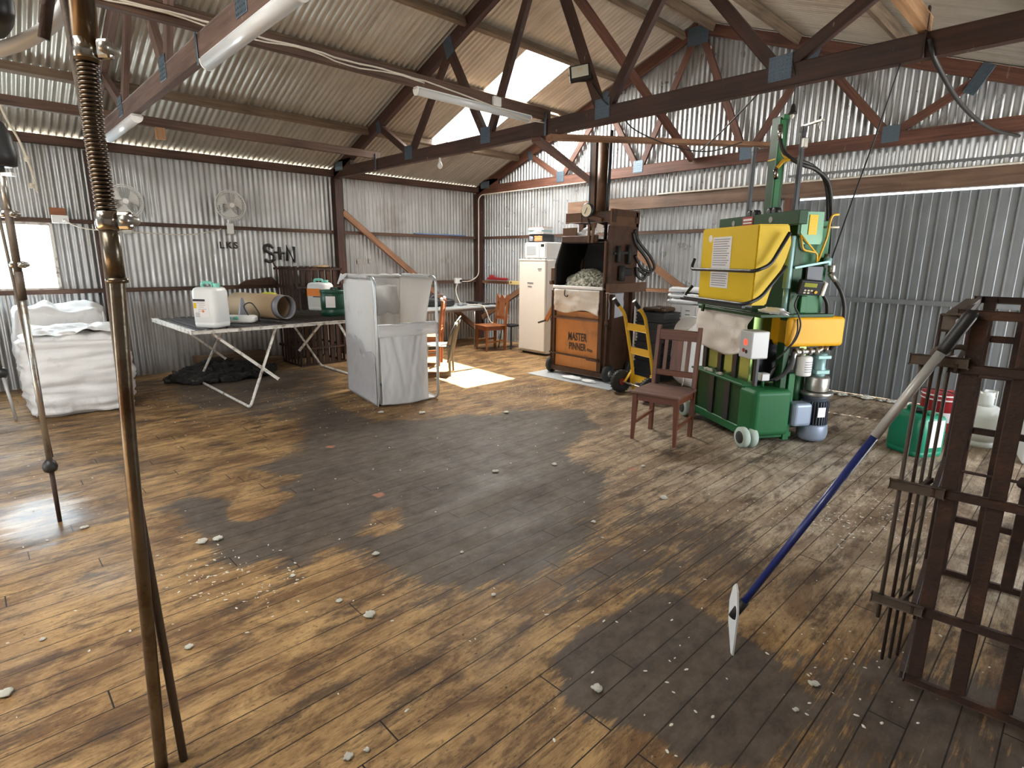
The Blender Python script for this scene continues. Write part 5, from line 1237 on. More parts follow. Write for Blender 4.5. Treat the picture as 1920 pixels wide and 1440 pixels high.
# yellow chute box
w = MB()
w.prism([(-.255, 1.30), (-.255, 1.94), (.02, 1.945), (.055, 1.80), (.02, 1.66), (-.09, 1.42), (-.12, 1.30)], -.31, .55, frame((0, 0, 0), (0, -1, 0), (0, 0, 1), (1, 0, 0)))
bmesh.ops.bevel(w.b, geom=w.b.edges[:], offset=.010, segments=2, affect='EDGES')
yb_ = w.build('chute_box', M['yellow'], t)
w = MB(); pbx(w, .05, .35, -.258, -.255, 1.585, 1.86, .0005); w.build('instruction_sheet', M['label'], yb_)
w = MB(); pbx(w, .06, .35, -.258, -.255, 1.42, 1.56, .0005); w.build('instruction_sheet', M['label'], yb_)
w = MB()
for i in range(12): pbx(w, .075 + .02 * (i % 3), .33, -.2605, -.258, 1.842 - .020 * i - .006, 1.842 - .020 * i, .0)
for i in range(6): pbx(w, .08 + .015 * (i % 2), .33, -.2605, -.258, 1.545 - .020 * i - .006, 1.545 - .020 * i, .0)
w.build('print_lines', M['grey'], yb_)
w = MB(); w.lathe([(.032, -.003), (.032, 0)], P(.40, -.256, 1.85), 18, 'Y'); w.build('round_sticker', M['label'], yb_)
for z, bo in ((1.575, -.30), (1.315, -.36)):
    w = MB(); w.tube(arc([P(.64, -.27, z + .10), P(.64, bo, z), P(-.38, bo, z), P(-.37, bo + .14, z + .05), P(-.37, -.02, z + .30)], .06), .015, 10); w.build('guard_bar', M['blackmetal'], t)
w = MB(); w.bar(P(.65, -.37, 1.295), P(-.38, -.37, 1.295), .03, .02); w.bar(P(.65, -.37, 1.295), P(.65, -.02, 1.30), .03, .02); w.build('lower_guard', M['blackmetal'], t)
# frame, top beam, mast and posts
for a in (.02, .92):
    w = MB(); pbx(w, a - .05, a + .05, .30, .36, .5, 2.05, .004); w.build('rear_column', DG, t)
w = MB(); pbx(w, -.02, .60, .36, .40, 1.2, 2.0, .003); w.build('dark_backing', DG, t)
w = MB(); pbx(w, -.34, .83, .07, .15, 1.945, 2.055, .004); pbx(w, .0, .8, .15, .33, 2.02, 2.05); tb = w.build('top_beam', DG, t)
w = MB()
for a in (.02, .58): w.lathe([(.022, -.004), (.026, 0)], P(a, .068, 2.0), 16, 'Y')
w.build('beam_ring', M['steel'], tb)
w = MB(); pbx(w, .27, .43, .066, .07, 1.965, 2.045, .001); w.build('brand_plate', M['red'], tb)
w = MB(); pbx(w, .285, .415, .064, .067, 1.985, 1.997, .0); pbx(w, .285, .415, .064, .067, 2.010, 2.028, .0); w.build('plate_text', M['label'], tb)
w = MB()
for a in (.23, .30, .52, .59): w.lathe([(.02, -.03), (.035, -.025), (.035, .025), (.02, .03)], P(a - .15, .16, 2.075), 14, 'Y')
w.build('roller', M['black'], t)
w = MB(); pbx(w, .30, .42, .26, .35, 2.0, 2.90, .008, 2); mst = w.build('mast', DG, t)
w = MB(); pbx(w, .28, .31, .25, .31, 2.03, 2.88, .006); w.build('mast_flange', G, mst)
w = MB(); pbx(w, .25, .31, .26, .31, 2.86, 2.90, .003); w.build('mast_head', G, mst)
w = MB(); pbx(w, .298, .422, .256, .26, 2.535, 2.547, .0); w.build('yellow_band', M['yellow'], mst)
for a, top in ((.705, 2.715), (.03, 2.755)):
    w = MB(); pbx(w, a - .018, a + .018, .28, .315, 1.95, top, .004); pbx(w, a - .021, a + .021, .277, .318, top - .05, top, .004); pp = w.build('guide_post', M['blackmetal'], t)
w = MB(); w.bar(P(.05, .30, 2.757), P(-.19, .30, 2.757), .03, .014); w.tube([P(-.15, .30, 2.68), P(-.15, .30, 2.79)], .008, 8); pbx(w, -.02, .02, .28, .32, 2.58, 2.66); w.build('post_bracket', M['steel'], pp)
for pts in ([(.22, .21, 2.80), (.19, .20, 2.68), (.16, .24, 2.56), (.10, .36, 2.47), (.09, .50, 2.43), (.09, .64, 2.33), (.10, .71, 2.12), (.10, .74, 1.85), (.10, .75, 1.60)], [(.22, .22, 2.36), (.21, .20, 2.44), (.17, .25, 2.51), (.12, .34, 2.50), (.11, .48, 2.46), (.11, .62, 2.35), (.12, .69, 2.14), (.12, .72, 1.86), (.12, .73, 1.60)]):
    w = MB(); w.tube(spline([P(*p) for p in pts], 8), .017, 10); w.build('hydraulic_hose', M['blackcable'], t)
    w = MB(); p = pts[0]; q = pts[1]; w.tube([P(*p), P(*q)], .021, 10); w.build('hose_end', M['chrome'], t)
w = MB(); w.tube(spline([P(.20, .24, 2.60), P(.16, .25, 2.535), P(.13, .31, 2.505), P(.10, .36, 2.485)], 6), .0175, 8); w.tube(spline([P(.20, .205, 2.45), P(.17, .24, 2.505), P(.14, .28, 2.515)], 6), .0175, 8); w.build('hose_sleeve', M['yellowpaint'], t)
w = MB(); w.tube(spline([P(-.02, .73, 1.50), P(-.05, .80, 1.38), P(-.04, .86, 1.22), P(-.02, .87, 1.0), P(.05, .84, .86)], 8), .018, 10); w.build('hydraulic_hose', M['blackcable'], t)
w = MB(); w.tube(spline([P(-.03, .60, 1.40), P(-.04, .67, 1.30), P(-.02, .71, 1.18)], 6), .018, 10); w.build('hydraulic_hose', M['blackcable'], t)
w = MB(); w.tube([P(-.02, .68, 1.555), P(-.03, .735, 1.49)], .024, 10); w.lathe([(.028, 1.56), (.03, 1.57), (.03, 1.62), (.02, 1.64)], P(-.01, .70, 0), 12); w.lathe([(.02, 1.60), (.022, 1.72)], P(0, .64, 0), 10); w.build('hose_fitting', M['steel'], t)
# right-hand column, plate with yellow notice, lever
w = MB(); pbx(w, .0, .10, .33, .62, 1.20, 2.0, .004); col_ = w.build('side_column', G, t)
w = MB(); w.prism([(.36, 1.80), (.33, 1.90), (.33, 2.07), (.54, 2.07), (.55, 1.80)], -.035, -.02, frame((0, 0, 0), (0, -1, 0), (0, 0, 1), (1, 0, 0))); w.build('head_plate', mat('pale_press_green', (.10, .26, .14), .35, .1, .06), t)
w = MB(); pbx(w, -.041, -.036, .40, .48, 1.88, 2.045, .0); ns = w.build('notice', M['yellow'], t)
w = MB()
for i in range(7): pbx(w, -.0425, -.041, .412, .468, 2.025 - .02 * i - .004, 2.025 - .02 * i, .0)
w.build('print_lines', M['yellowpaint'], ns)
w = MB(); pbx(w, .02, .12, .56, .67, 1.20, 1.96, .004); pbx(w, .10, .14, .66, .74, 1.20, 1.95, .004); w.build('rear_plate', G, t)
w = MB(); w.lathe([(.03, 1.42), (.034, 1.43), (.034, 1.86), (.03, 1.87)], P(-.01, .27, 0), 14); w.lathe([(.022, 1.22), (.022, 1.42)], P(-.01, .27, 0), 12); w.build('side_cylinder', M['teal'], t)
w = MB(); pbx(w, -.04, .02, .43, .60, 1.44, 1.62, .01); w.build('valve_body', M['blackmetal'], t)
w = MB(); w.bar(P(-.05, .30, 1.60), P(-.06, .62, 1.655), .014, .018); w.lathe([(.03, 1.62), (.035, 1.63), (.035, 1.68), (.025, 1.69)], P(-.03, .63, 0), 14); w.build('valve_arm', M['teal'], t)
w = MB(); w.tube(arc([P(-.05, .52, 1.66), P(-.05, .58, 1.86), P(-.06, .585, 2.0), P(-.06, .60, 2.045), P(-.06, .66, 2.05)], .03), .0095, 8)
w.tube(arc([P(-.05, .51, 1.65), P(-.05, .50, 1.73), P(-.05, .36, 1.75), P(-.05, .32, 1.88)], .03), .0085, 8); w.tube([P(-.05, .32, 1.88), P(-.05, .49, 1.73)], .007, 8); w.build('trip_lever', M['yellowpaint'], t)
w = MB(); w.tube([P(.0, .58, 1.945), P(-.06, .68, 1.945)], .008, 8); w.build('pin', M['dial'], t)
w = MB(); w.box((0, 0, 0), (.05, .20, .13), bev=.01, seg=2); du = w.build('display_unit', M['blackmetal'], t); du.location = P(-.10, .43, 1.435); du.rotation_euler = (radians(4), radians(-16), radians(-12))
w = MB(); w.box((-.0265, .01, .028), (.003, .11, .035)); w.build('screen', M['screen'], du)
w = MB()
for y, z in ((.045, -.02), (.015, -.02), (-.012, -.02), (.045, -.042), (.012, -.042)): w.box((-.0275, y, z), (.004, .02, .014), bev=.002)
w.build('keypad', M['dial'], du)
w = MB(); w.lathe([(.014, -.006), (.014, 0)], (-.0265, -.05, -.03), 12, 'X'); w.build('round_key', M['yellowpaint'], du)
w = MB(); w.box((.0, -.115, .0), (.07, .03, .12), bev=.006); w.build('side_cover', M['white'], du)
w = MB(); pbx(w, -.05, .0, .40, .46, 1.21, 1.36, .006); w.build('display_stand', G, t)
w = MB(); w.tube(spline([P(-.06, .36, 1.36), P(-.08, .32, 1.28), P(-.09, .36, 1.20), P(-.10, .385, 1.10), P(-.09, .36, .98), P(-.06, .30, .88), P(-.03, .24, .80)], 8), .008, 8); w.tube(spline([P(-.07, .37, 1.16), P(-.10, .36, 1.05), P(-.09, .33, .95), P(-.06, .31, .90)], 8), .007, 8); w.build('control_cable', M['blackcable'], t)
# yellow cowl, filter, pump and motor
w = MB(); pbx(w, -.06, .33, .30, .88, .905, 1.175, .035, 4); w.build('motor_cowl', M['ochre'], t)
w = MB(); w.box(P(.10, .58, 1.195), (.16, .26, .02), bev=.004); w.build('folded_cloth', M['rag'], t)
w = MB(); w.lathe([(.055, .64), (.066, .645), (.068, .66), (.068, .80), (.064, .815), (.03, .82)], P(-.03, .52, 0), 24); fl_ = w.build('oil_filter', M['offwhite'], t)
w = MB(); 
for i in range(5): w.grid(lambda a, b, i=i: P(-.03 + .0686 * cos(radians(150 + 70 * a)), .52 + .0686 * sin(radians(150 + 70 * a)) * -1, .775 - .022 * i - .008 * b), 8, 1)
w.build('print_lines', M['grey'], fl_)
w = MB(); w.tube(arc([P(-.04, .38, .70), P(-.04, .40, .855), P(-.03, .52, .86), P(-.02, .66, .86), P(-.02, .70, .89)], .04), .024, 10)
for b in (.42, .48, .56, .63): w.lathe([(.034, -.014), (.036, 0), (.034, .014)], P(-.033, b, .86), 8, 'Y')
w.lathe([(.02, .85), (.022, .90)], P(-.02, .74, 0), 10); w.build('pipe_fittings', M['steel'], t)
w = MB(); w.tube(spline([P(-.04, .39, .86), P(-.05, .375, .76), P(-.03, .33, .66), P(.0, .26, .60)], 8), .02, 10); w.build('suction_hose', M['rubber'], t)
mx, my = -.01, .70
w = MB(); w.lathe([(.05, .62), (.055, .64), (.055, .70), (.05, .71), (.05, .78), (.055, .79), (.055, .835), (.04, .84)], P(mx, my, 0), 20); pbx(w, mx - .06, mx + .06, my - .07, my + .07, .79, .825, .006); pbx(w, mx - .06, mx + .06, my - .07, my + .07, .65, .69, .006); w.build('hydraulic_pump', M['teal'], t)
w = MB(); w.lathe([(.10, .49), (.102, .50), (.102, .61), (.095, .625), (.05, .63)], P(mx, my, 0), 30); w.lathe([(.14, .455), (.143, .46), (.143, .48), (.14, .485)], P(mx, my, 0), 34); w.build('bell_housing', M['steel'], t)
w = MB(); w.lathe([(.095, .17), (.095, .42), (.11, .43), (.11, .455)], P(mx, my, 0), 28)
for k in range(30):
    a = 2 * pi * k / 30; c, s = cos(a), sin(a); x, y, z = P(mx, my, 0); w.bar((x + .108 * c, y + .108 * s, .18), (x + .108 * c, y + .108 * s, .40), .006, .028, up=(c, s, 0))
mo = w.build('motor_body', mat('motor_fin_grey', (.11, .125, .15), .45, .3), t)
w = MB(); w.box(P(mx - .125, my - .02, .31), (.006, .075, .09)); w.build('rating_plate', M['label'], mo)
w = MB(); w.lathe([(.06, .02), (.11, .03), (.128, .06), (.130, .165), (.122, .18), (.05, .182)], P(mx, my, 0), 30); w.build('fan_cover', M['motor'], t)
w = MB(); pbx(w, mx - .13, mx + .02, my - .30, my - .115, .185, .40, .03, 3); w.build('terminal_box', M['motor'], t)
w = MB(); pbx(w, .05, .12, .46, .62, .12, .62, .01); w.lathe([(.05, .36), (.05, .62)], P(.06, .52, 0), 14); w.build('motor_mount', DG, t)
w = MB()
for i in range(6): w.tube(spline([P(.02 + .02 * i, .20 + .03 * i, .60), P(.03, .26 + .02 * i, .70 + .02 * i), P(.04 + .01 * i, .36, .72 + .02 * i), P(.05, .44, .80)], 5), .009, 6)
w.build('wiring', M['blackcable'], t)
w = MB(); pbx(w, .14, .18, .16, .60, .55, .95, .01); w.build('rear_cover', M['blackmetal'], t)

# ------------------------------------------------------------------ foreground cage and squeegee
t = thing('bar_cage', 'tall rusty bar cage at the right edge nearest the camera', 'cage', (-.310, 2.525, 0), radians(5))
cage(t, 1.02, 1.08, 1.49, 8, 0, .050, .012, hs=(0, .31, .80, 1.27, 1.46))
for i, (rx, y, m_) in enumerate(((-.118, -.02, 'rust_rod'), (-.085, .03, 'rustdark'), (-.062, .06, 'rust_rod'), (-.040, .10, 'rust_rod'), (-.018, .45, 'rustdark'), (-.018, .80, 'rustdark'))):
    w = MB(); w.tube([(rx, y, .03 if i else .24), (rx + .004, y, 1.30 if i == 0 else 1.47)], .0065 if i else .008, 8); w.build('rod', M[m_], t)
w = MB(); w.bar((-.045, -.02, 1.475), (-.02, .55, 1.50), .045, .008); w.bar((-.06, .02, 1.44), (-.02, .16, 1.44), .03, .05, bev=.008); w.build('hinge_plate', M['rust_rod'], t)
w = MB(); w.tube(arc([(-.08, -.02, 1.285), (-.09, .0, 1.345), (.0, .02, 1.36), (.03, .02, 1.33)], .03), .010, 8); w.build('handle_loop', M['rust_rod'], t)
for z in (.31, .80, 1.29):
    w = MB(); w.bar((-.15, -.03, z + .016), (.02, -.025, z + .016), .014, .036, bev=.004); w.lathe([(.013, z - .002), (.015, z), (.015, z + .03), (.012, z + .034)], (-.118, -.02, 0), 10); w.bar((-.06, -.02, z + .016), (-.03, .12, z + .016), .012, .02); w.build('hinge_lug', M['rust_rod'], t)
for z in (.60, 1.10):
    w = MB(); w.tube([(.0, 1.06, z), (1.0, 1.06, z)], .008, 8); w.blob((.28, 1.055, z), (.025, .022, .03), 2, .3, 4, 2); w.build('cross_wire', M['rustdark'], t)

t = thing('floor_scraper', 'floor scraper with a blue and grey handle, leaning on the right-hand cage', 'scraper', (-.86, 2.16, 0))
A0, A1 = V((.005, .002, .215)), V((.563, .318, 1.49))
Q = lambda k: A0 + (A1 - A0) * k
w = MB(); w.tube([Q(0), Q(.635)], .0145, 16); w.build('blue_shaft', M['blue'], t)
w = MB(); w.tube([Q(.630), Q(.89)], .0162, 16); w.build('grey_shaft', M['alu'], t)
w = MB(); w.tube([Q(.885), Q(.90), Q(.985), Q(1.0)], [.017, .0215, .0215, .018], 16); w.build('grip', M['black'], t)
w = MB(); w.tube([Q(-.03), Q(.035)], [.017, .020], 14); w.build('socket', M['black'], t)
dv = V((.70, -.68, 0)) if 0 else V((-.70, .68, 0)); dv.normalize()
w = MB(); poly = [(-.012, .0), (.006, .0), (.055, .12), (.060, .22), (.034, .30), (.012, .325), (-.010, .30), (-.030, .20)]
Mb = frame((0, 0, 0), dv, V((-.02, 0, 1)).normalized(), dv.cross(V((-.02, 0, 1))).normalized())
w.prism(poly, -.004, .004, Mb); w.build('blade', M['jugwhite'], t)

# ------------------------------------------------------------------ cans and bottles by the door
t = jug('jerrycan', 'bright green plastic can with a white label on the floor left of the cage', 'can', (-.96, 5.93, 0), radians(-30), M['jerry'], M['jerry'], (.175, .15, .41))
w = MB(); w.box((.177, -.0, .21), (.004, .17, .24)); w.build('label', M['label'], t)
w = MB(); w.lathe([(.03, .365), (.045, .37), (.045, .40), (.03, .405)], (.0, .0, 0), 16); w.build('bung', M['black'], t)
t = thing('paint_drum', 'dark red drum with white bands behind the green can', 'drum', (-.96, 6.98, 0))
w = MB(); w.lathe([(.16, 0), (.172, .01), (.168, .05), (.172, .06), (.172, .30), (.178, .31), (.178, .33), (.17, .345), (.178, .36), (.178, .38), (.15, .385)], n=36); w.build('body', M['red'], t)
w = MB()
for z in (.322, .365): w.lathe([(.176, z - .008), (.181, z - .006), (.181, z + .006), (.176, z + .008)], n=36)
w.build('white_band', M['label'], t)
w = MB(); w.grid(lambda a, b: (.1735 * cos(radians(-95 + 80 * a)), .1735 * sin(radians(-95 + 80 * a)), .10 + .10 * b), 14, 1); w.build('label', M['label'], t)
w = MB(); w.tube(arc([(-.175, 0, .34), (-.19, -.05, .41), (.10, -.17, .42), (.16, -.07, .34)], .08), .005, 6); w.build('wire_handle', M['blackmetal'], t)
t = thing('gas_bottle', 'white gas bottle with a collar standing behind the bars of the cage', 'gas bottle', (-.575, 6.60, 0))
w = MB(); w.lathe([(.10, 0), (.105, .005), (.105, .05), (.10, .055), (.11, .06), (.130, .11), (.132, .15), (.132, .28), (.126, .33), (.09, .375), (.04, .395)], n=36); w.build('body', M['gas'], t)
w = MB(); w.grid(lambda a, b: (.075 * cos(radians(40 + 270 * a)), .075 * sin(radians(40 + 270 * a)), .375 + .14 * b - (.05 * b if .3 < a < .6 else 0)), 30, 4); w.build('collar', M['gas'], t, solid=.006)
w = MB(); w.lathe([(.018, .39), (.02, .44), (.014, .47)], n=12); w.tube([(-.05, 0, .455), (.05, 0, .455)], .010, 8); w.build('valve', M['steel'], t)
t = thing('carton', 'white plastic crate-like box at the far right edge behind the cage', 'box', (-.10, 6.42, 0), radians(12))
w = MB(); w.box((0, 0, .24), (.38, .36, .48), bev=.02, seg=2); w.build('body', M['jugwhite'], t)
w = MB(); w.box((-.06, -.175, .40), (.13, .02, .04), bev=.008); w.build('hand_hole', M['black'], t)
w = MB(); w.box((0, 0, .482), (.34, .32, .02), bev=.008); w.build('lid', M['white'], t)

# ------------------------------------------------------------------ lights and cords overhead
def tube_light(label, p0, p1, wd=.075, ht=.055):
    p0, p1 = V(p0), V(p1); t = thing('tube_light', label, 'light', p0)
    d = p1 - p0; L_ = d.length; d.normalize(); sd_ = d.cross(V((0, 0, 1))).normalized()
    w = MB(); w.bar((0, 0, -.008), d * L_, .06, .016) if 0 else w.bar(V((0, 0, -.008)), d * L_ + V((0, 0, -.008)), wd * .8, .016); w.build('base', M['white'], t)
    w = MB(); poly = [(wd / 2 * cos(radians(180 + 180 * k / 10)), -.012 + ht * sin(radians(180 + 180 * k / 10))) for k in range(11)]
    w.prism(poly, .01, L_ - .01, frame((0, 0, 0), sd_, (0, 0, 1), d), True); w.build('diffuser', M['led'], t)
    for k in (0, L_ - .012):
        w = MB(); poly2 = [(x * 1.06, -.01 + (y + .01) * 1.06) for x, y in poly]; w.prism(poly2, k, k + .012, frame((0, 0, 0), sd_, (0, 0, 1), d)); w.build('end_cap', M['white'], t)
    return t
tube_light('white tube light under the nearest truss at the top of the picture', (-4.42, 1.40, 2.95), (-2.95, 1.40, 2.95), .10, .06)
tube_light('white tube light under the nearest truss close to the left wall', (-6.52, 1.40, 2.95), (-7.85, 1.40, 2.95), .10, .06)
tube_light('white tube light fixed beneath the long timber before the middle truss', (-4.43, 3.08, 3.11), (-4.43, 4.50, 3.11), .075, .055)
t = thing('junction_box', 'small white junction box on the long timber above the tube light', 'junction box', (-4.39, 4.0, 3.15))
w = MB(); w.box((0, 0, 0), (.035, .10, .085), bev=.006, seg=2); w.build('case', M['white'], t)
w = MB(); w.box((.019, 0, 0), (.006, .085, .07), bev=.003); w.build('lid', M['offwhite'], t)
t = thing('floodlight', 'small square floodlight in a black frame on a web of the middle truss', 'floodlight', (-3.90, 4.66, 3.44), radians(34))
w = MB(); w.box((0, 0, 0), (.21, .045, .18), bev=.012, seg=2); h_ = w.build('housing', M['black'], t); h_.rotation_euler = (radians(-28), radians(-8), 0)
w = MB(); w.box((0, -.024, 0), (.165, .006, .135), bev=.003); w.build('glass', M['silver'], h_)
w = MB(); w.box((0, -.0275, .02), (.05, .003, .035)); w.build('reflector', M['dial'], h_)
w = MB(); w.bar((.11, .02, 0), (.13, .06, -.09), .012, .03); w.bar((-.11, .02, 0), (-.06, .06, -.03), .012, .03); w.box((.03, .055, -.04), (.22, .012, .05)); w.build('bracket', M['black'], t)
def cord(label, pts, r=.008, m='blackcable', name='cord', cat='cord'):
    w = MB(); w.tube(spline(pts, 8), r, 7); return tag(w.build(name, M[m]), label, cat)
cord('black cord dropping from the floodlight behind the middle truss toward the gable', [(-3.80, 4.72, 3.34), (-3.62, 4.70, 3.14), (-3.55, 4.85, 3.06), (-3.66, 5.3, 2.98), (-3.60, 6.0, 2.90), (-3.50, 6.6, 2.92), (-3.30, 7.0, 3.05)], .007)
cord('dark cord sagging from the middle truss to the right, behind the upright web', [(-2.05, 4.83, 3.10), (-2.30, 5.0, 2.98), (-2.75, 5.4, 2.86), (-3.2, 5.9, 2.83), (-3.52, 6.4, 2.90)], .007)
cord('thick dark cable slanting from the middle truss to the gable at the upper right', [(-1.04, 4.70, 3.06), (-1.00, 4.80, 2.93), (-.97, 5.6, 2.82), (-.92, 6.6, 2.80), (-.84, 7.85, 2.90)], .016)
cord('thin taut wire running down from the middle truss to the top of the green press', [(-1.19, 4.74, 2.95), (-1.36, 5.02, 2.53), (-1.56, 5.33, 2.06), (-1.73, 5.60, 1.64)], .006, 'blackmetal', 'wire', 'wire')
t = thing('lamp_holder', 'dark bare lamp holder hanging on a cord beneath the middle truss', 'lamp holder', (-1.86, 4.74, 2.95))
w = MB(); w.tube([(-.02, -.05, .16), (0, 0, .04), (0, 0, -.13)], .005, 6); w.build('cord', M['blackcable'], t)
w = MB(); w.lathe([(.010, -.13), (.018, -.15), (.022, -.18), (.034, -.195), (.034, -.20), (.01, -.205)], n=16); w.build('shade', M['black'], t)
w = MB(); w.lathe([(.012, -.20), (.016, -.215), (.004, -.235)], n=12); w.build('lamp_stub', M['offwhite'], t)
t = thing('lamp_bulb', 'clear glass bulb hanging just under the middle truss near the left wall', 'bulb', (-6.33, 4.76, 2.95))
w = MB(); w.lathe([(.014, .0), (.016, -.04), (.012, -.045)], n=12); w.build('holder', M['white'], t)
w = MB(); w.lathe([(.012, -.04), (.02, -.06), (.034, -.09), (.034, -.11), (.018, -.135), (.004, -.14)], n=16); w.build('globe', M['jugwhite'], t)
w = MB(); w.box((-1.06, 4.70, 3.10), (.012, .035, .30), bev=.002); tag(w.build('strap', M['rustdark']), 'rusty metal strap tying the tan timber to the middle truss', 'strap')
w = MB(); w.box((-4.43 + .03, 4.71, 3.06), (.03, .008, .24), bev=.002); tag(w.build('strap', M['nail']), 'steel strap tying the cable-carrying timber to the middle truss', 'strap')
w = MB(); w.box((-7.88 + .03, 4.71, 3.06), (.03, .008, .24), bev=.002); tag(w.build('strap', M['nail']), 'steel strap tying the left-hand timber to the middle truss', 'strap')
w = MB(); w.box((-4.50, 1.365, 3.05), (.03, .006, .26), bev=.002); tag(w.build('strap', M['nail']), 'steel strap bent over the nearest truss chord', 'strap')
w = MB(); w.box((-7.85, 1.9, 3.04), (.05, .10, .13), bev=.004); tag(w.build('timber_block', M['tan']), 'small tan timber block hanging under the left tie runner', 'block')

# ------------------------------------------------------------------ wool on the floor
tufts = [(-2.16, 1.16, 0.038), (-2.36, 1.11, 0.026), (-2.64, 1.48, 0.03), (-1.13, 1.57, 0.034), (-0.55, 2.22, 0.03), (-3.46, 0.8, 0.044), (-3.43, 0.88, 0.044), (-2.74, 1.04, 0.023), (-2.04, 2.71, 0.024), (-3.12, 2.84, 0.038), (-2.68, -0.11, 0.037), (-2.49, 0.48, 0.028), (-1.52, 0.71, 0.025), (-1.5, 0.77, 0.016), (-0.55, 2.03, 0.018), (-1.93, 3.37, 0.038), (-4.34, 4.11, 0.047), (-4.96, 3.42, 0.053), (-5.27, 3.10, 0.047), (-4.15, 0.33, 0.033), (-2.91, 3.3, 0.031), (-1.88, 1.7, 0.019), (-2.99, 0.03, 0.019), (-2.73, 5.71, 0.047), (-2.39, 3.81, 0.026), (-2.32, 1.85, 0.015), (-1.87, 2.58, 0.016), (-3.94, 6.54, 0.043)]
def tuft_mesh(sd):
    w = MB(); R_ = random.Random(sd)
    for k in range(6):
        a = k * 2.4 + sd; w.blob((.45 * cos(a) * R_.random(), .45 * sin(a) * R_.random(), .22 + .2 * R_.random()), (.42 + .2 * R_.random(), .36 + .2 * R_.random(), .28), 2, .7, 3.2, sd + k, flat=-.24)
    return w.build('wool_tuft', M['tuft'])
protos = [tuft_mesh(s) for s in range(5)]; used = set()
def put_tuft(i, x, y, r, label, group):
    p = protos[i % 5]
    if i % 5 in used: p = p.copy(); COL.objects.link(p)
    used.add(i % 5)
    p.scale = (r * .85, r * .85, r * .6); p.location = (x, y, r * .02 + .002); p.rotation_euler.z = i * 1.3
    tag(p, label, 'wool', group)
for i, (x, y, r) in enumerate(tufts): put_tuft(i, x, y, r, 'small off-white tuft of wool lying on the floorboards', 'wool tufts scattered on the floor')
for i in range(11): put_tuft(i, -2.25 + .085 * i + .03 * sin(i * 5), 7.90 - .03 * (i % 3), .055 + .02 * (i % 3), 'grubby wool tuft in the row along the foot of the sliding door', 'wool tufts along the door')
w = MB(); R_ = random.Random(3)
spots = [(-3.0, .75, .28, 70), (-2.75, .95, .25, 40), (-.55, 2.45, .25, 22), (-.2, 2.1, .35, 16), (-5.0, 5.0, .35, 60), (-4.3, 4.9, .4, 40), (-1.0, 3.9, .35, 110), (-.75, 4.3, .3, 60), (-5.5, 3.1, .4, 40), (-6.6, 2.6, .7, 40), (-7.1, 1.6, .6, 40), (-1.0, 1.9, .45, 14), (-4.6, 5.9, .5, 50), (-.6, 1.5, .5, 18)]
pts = []
for x, y, s, n in spots:
    for _ in range(n): pts.append((x + R_.gauss(0, s * .6), y + R_.gauss(0, s * .5)))
for _ in range(420): pts.append((R_.uniform(-8.6, .6), R_.uniform(-.3, 7.2)))
for x, y in pts:
    if x < -9.2 or y > 7.9 or x > 1.8: continue
    r = R_.uniform(.0025, .0075); a = R_.uniform(0, 3.14)
    rr = bmesh.ops.create_icosphere(w.b, subdivisions=1, radius=1)
    for v in rr['verts']:
        p = v.co * (1 + .4 * noise.noise(v.co * 3 + V((x, y, 0)))); p = V((p.x * r * 1.6, p.y * r * .8, max(p.z, -.1) * r * .45))
        v.co = V((p.x * cos(a) - p.y * sin(a) + x, p.x * sin(a) + p.y * cos(a) + y, p.z + .0015))
tag(w.build('wool_crumbs', M['tuft']), 'fine white crumbs of wool sprinkled all over the floorboards', 'wool', kind='stuff')

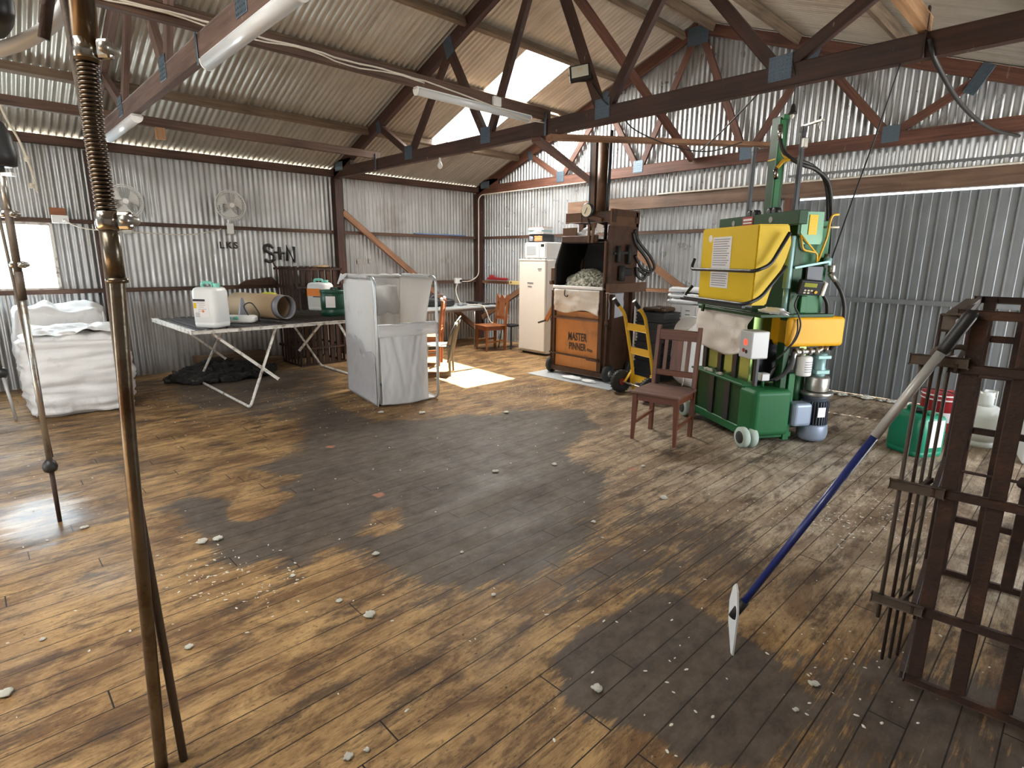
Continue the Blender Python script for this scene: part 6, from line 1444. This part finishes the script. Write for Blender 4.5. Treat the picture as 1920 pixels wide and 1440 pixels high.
# ================================================================== CAMERA, LIGHT
cam = bpy.data.cameras.new('camera'); cam.sensor_width = 36; cam.lens = 1055.3 / 1920 * 36; cam.clip_start = .02
co = bpy.data.objects.new('camera', cam); COL.objects.link(co); SC.camera = co
yaw, pitch, roll = -0.802986102, -0.217409053, 0.00798441690
f_ = V((sin(yaw) * cos(pitch), cos(yaw) * cos(pitch), sin(pitch))); r0 = V((cos(yaw), -sin(yaw), 0)); u0 = r0.cross(f_)
r_ = r0 * cos(roll) + u0 * sin(roll); u_ = r_.cross(f_)
Mc = Matrix((r_, u_, -f_)).transposed().to_4x4(); Mc.translation = V((0, 0, 1.65)); co.matrix_world = Mc

W = bpy.data.worlds.new('sky'); SC.world = W; W.use_nodes = True
bg = W.node_tree.nodes['Background']; bg.inputs[0].default_value = (.80, .90, 1.0, 1); bg.inputs[1].default_value = 2.6
sd = V((.2, -1.33, -4.42)).normalized()
sl = bpy.data.lights.new('sun', 'SUN'); sl.energy = 80; sl.angle = radians(.6); sl.color = (1, .96, .90)
so = bpy.data.objects.new('sun', sl); COL.objects.link(so); so.rotation_euler = sd.to_track_quat('-Z', 'Y').to_euler(); so.location = (0, 6, 12)
def area(name, loc, dirn, sx, sy, e, col=(1, 1, 1)):
    l = bpy.data.lights.new(name, 'AREA'); l.shape = 'RECTANGLE'; l.size = sx; l.size_y = sy; l.energy = e; l.color = col
    o = bpy.data.objects.new(name, l); COL.objects.link(o); o.location = loc; o.rotation_euler = V(dirn).to_track_quat('-Z', 'Y').to_euler(); return o
area('daylight_through_right_door', (XR + .06, 5.9, 1.2), (-1, 0, 0), 2.9, 2.2, 100, (.93, .96, 1))
area('daylight_through_back_door', (-5.0, YN - .06, 1.1), (0, 1, 0), 2.3, 2.1, 16, (1, .97, .92))
area('daylight_through_window', (XL - .08, .28, 1.64), (1, 0, 0), 1.2, .78, 55, (.80, .90, 1))
area('daylight_through_clear_sheet', ((KX0 + KX1) / 2, (KY0 + KY1) / 2, zs((KX0 + KX1) / 2) - .08), (SL, 0, -1), 2.3, .8, 170, (1, .96, .88))
area('fill_through_added_clear_sheet', (-2.45, -1.7, zs(-2.45) - .08), (-SL, 0, -1), 3.6, .95, 80, (1, .97, .90))  # fill lamp below the unseen clear sheet added to the right slope
SC.view_settings.view_transform = 'Standard'; SC.view_settings.look = 'None'; SC.view_settings.gamma = 1; SC.view_settings.exposure = 0.55
try: SC.view_settings.use_curve_mapping = False
except Exception: pass
SC.cycles.max_bounces = 10; SC.cycles.diffuse_bounces = 6; SC.cycles.transparent_max_bounces = 16
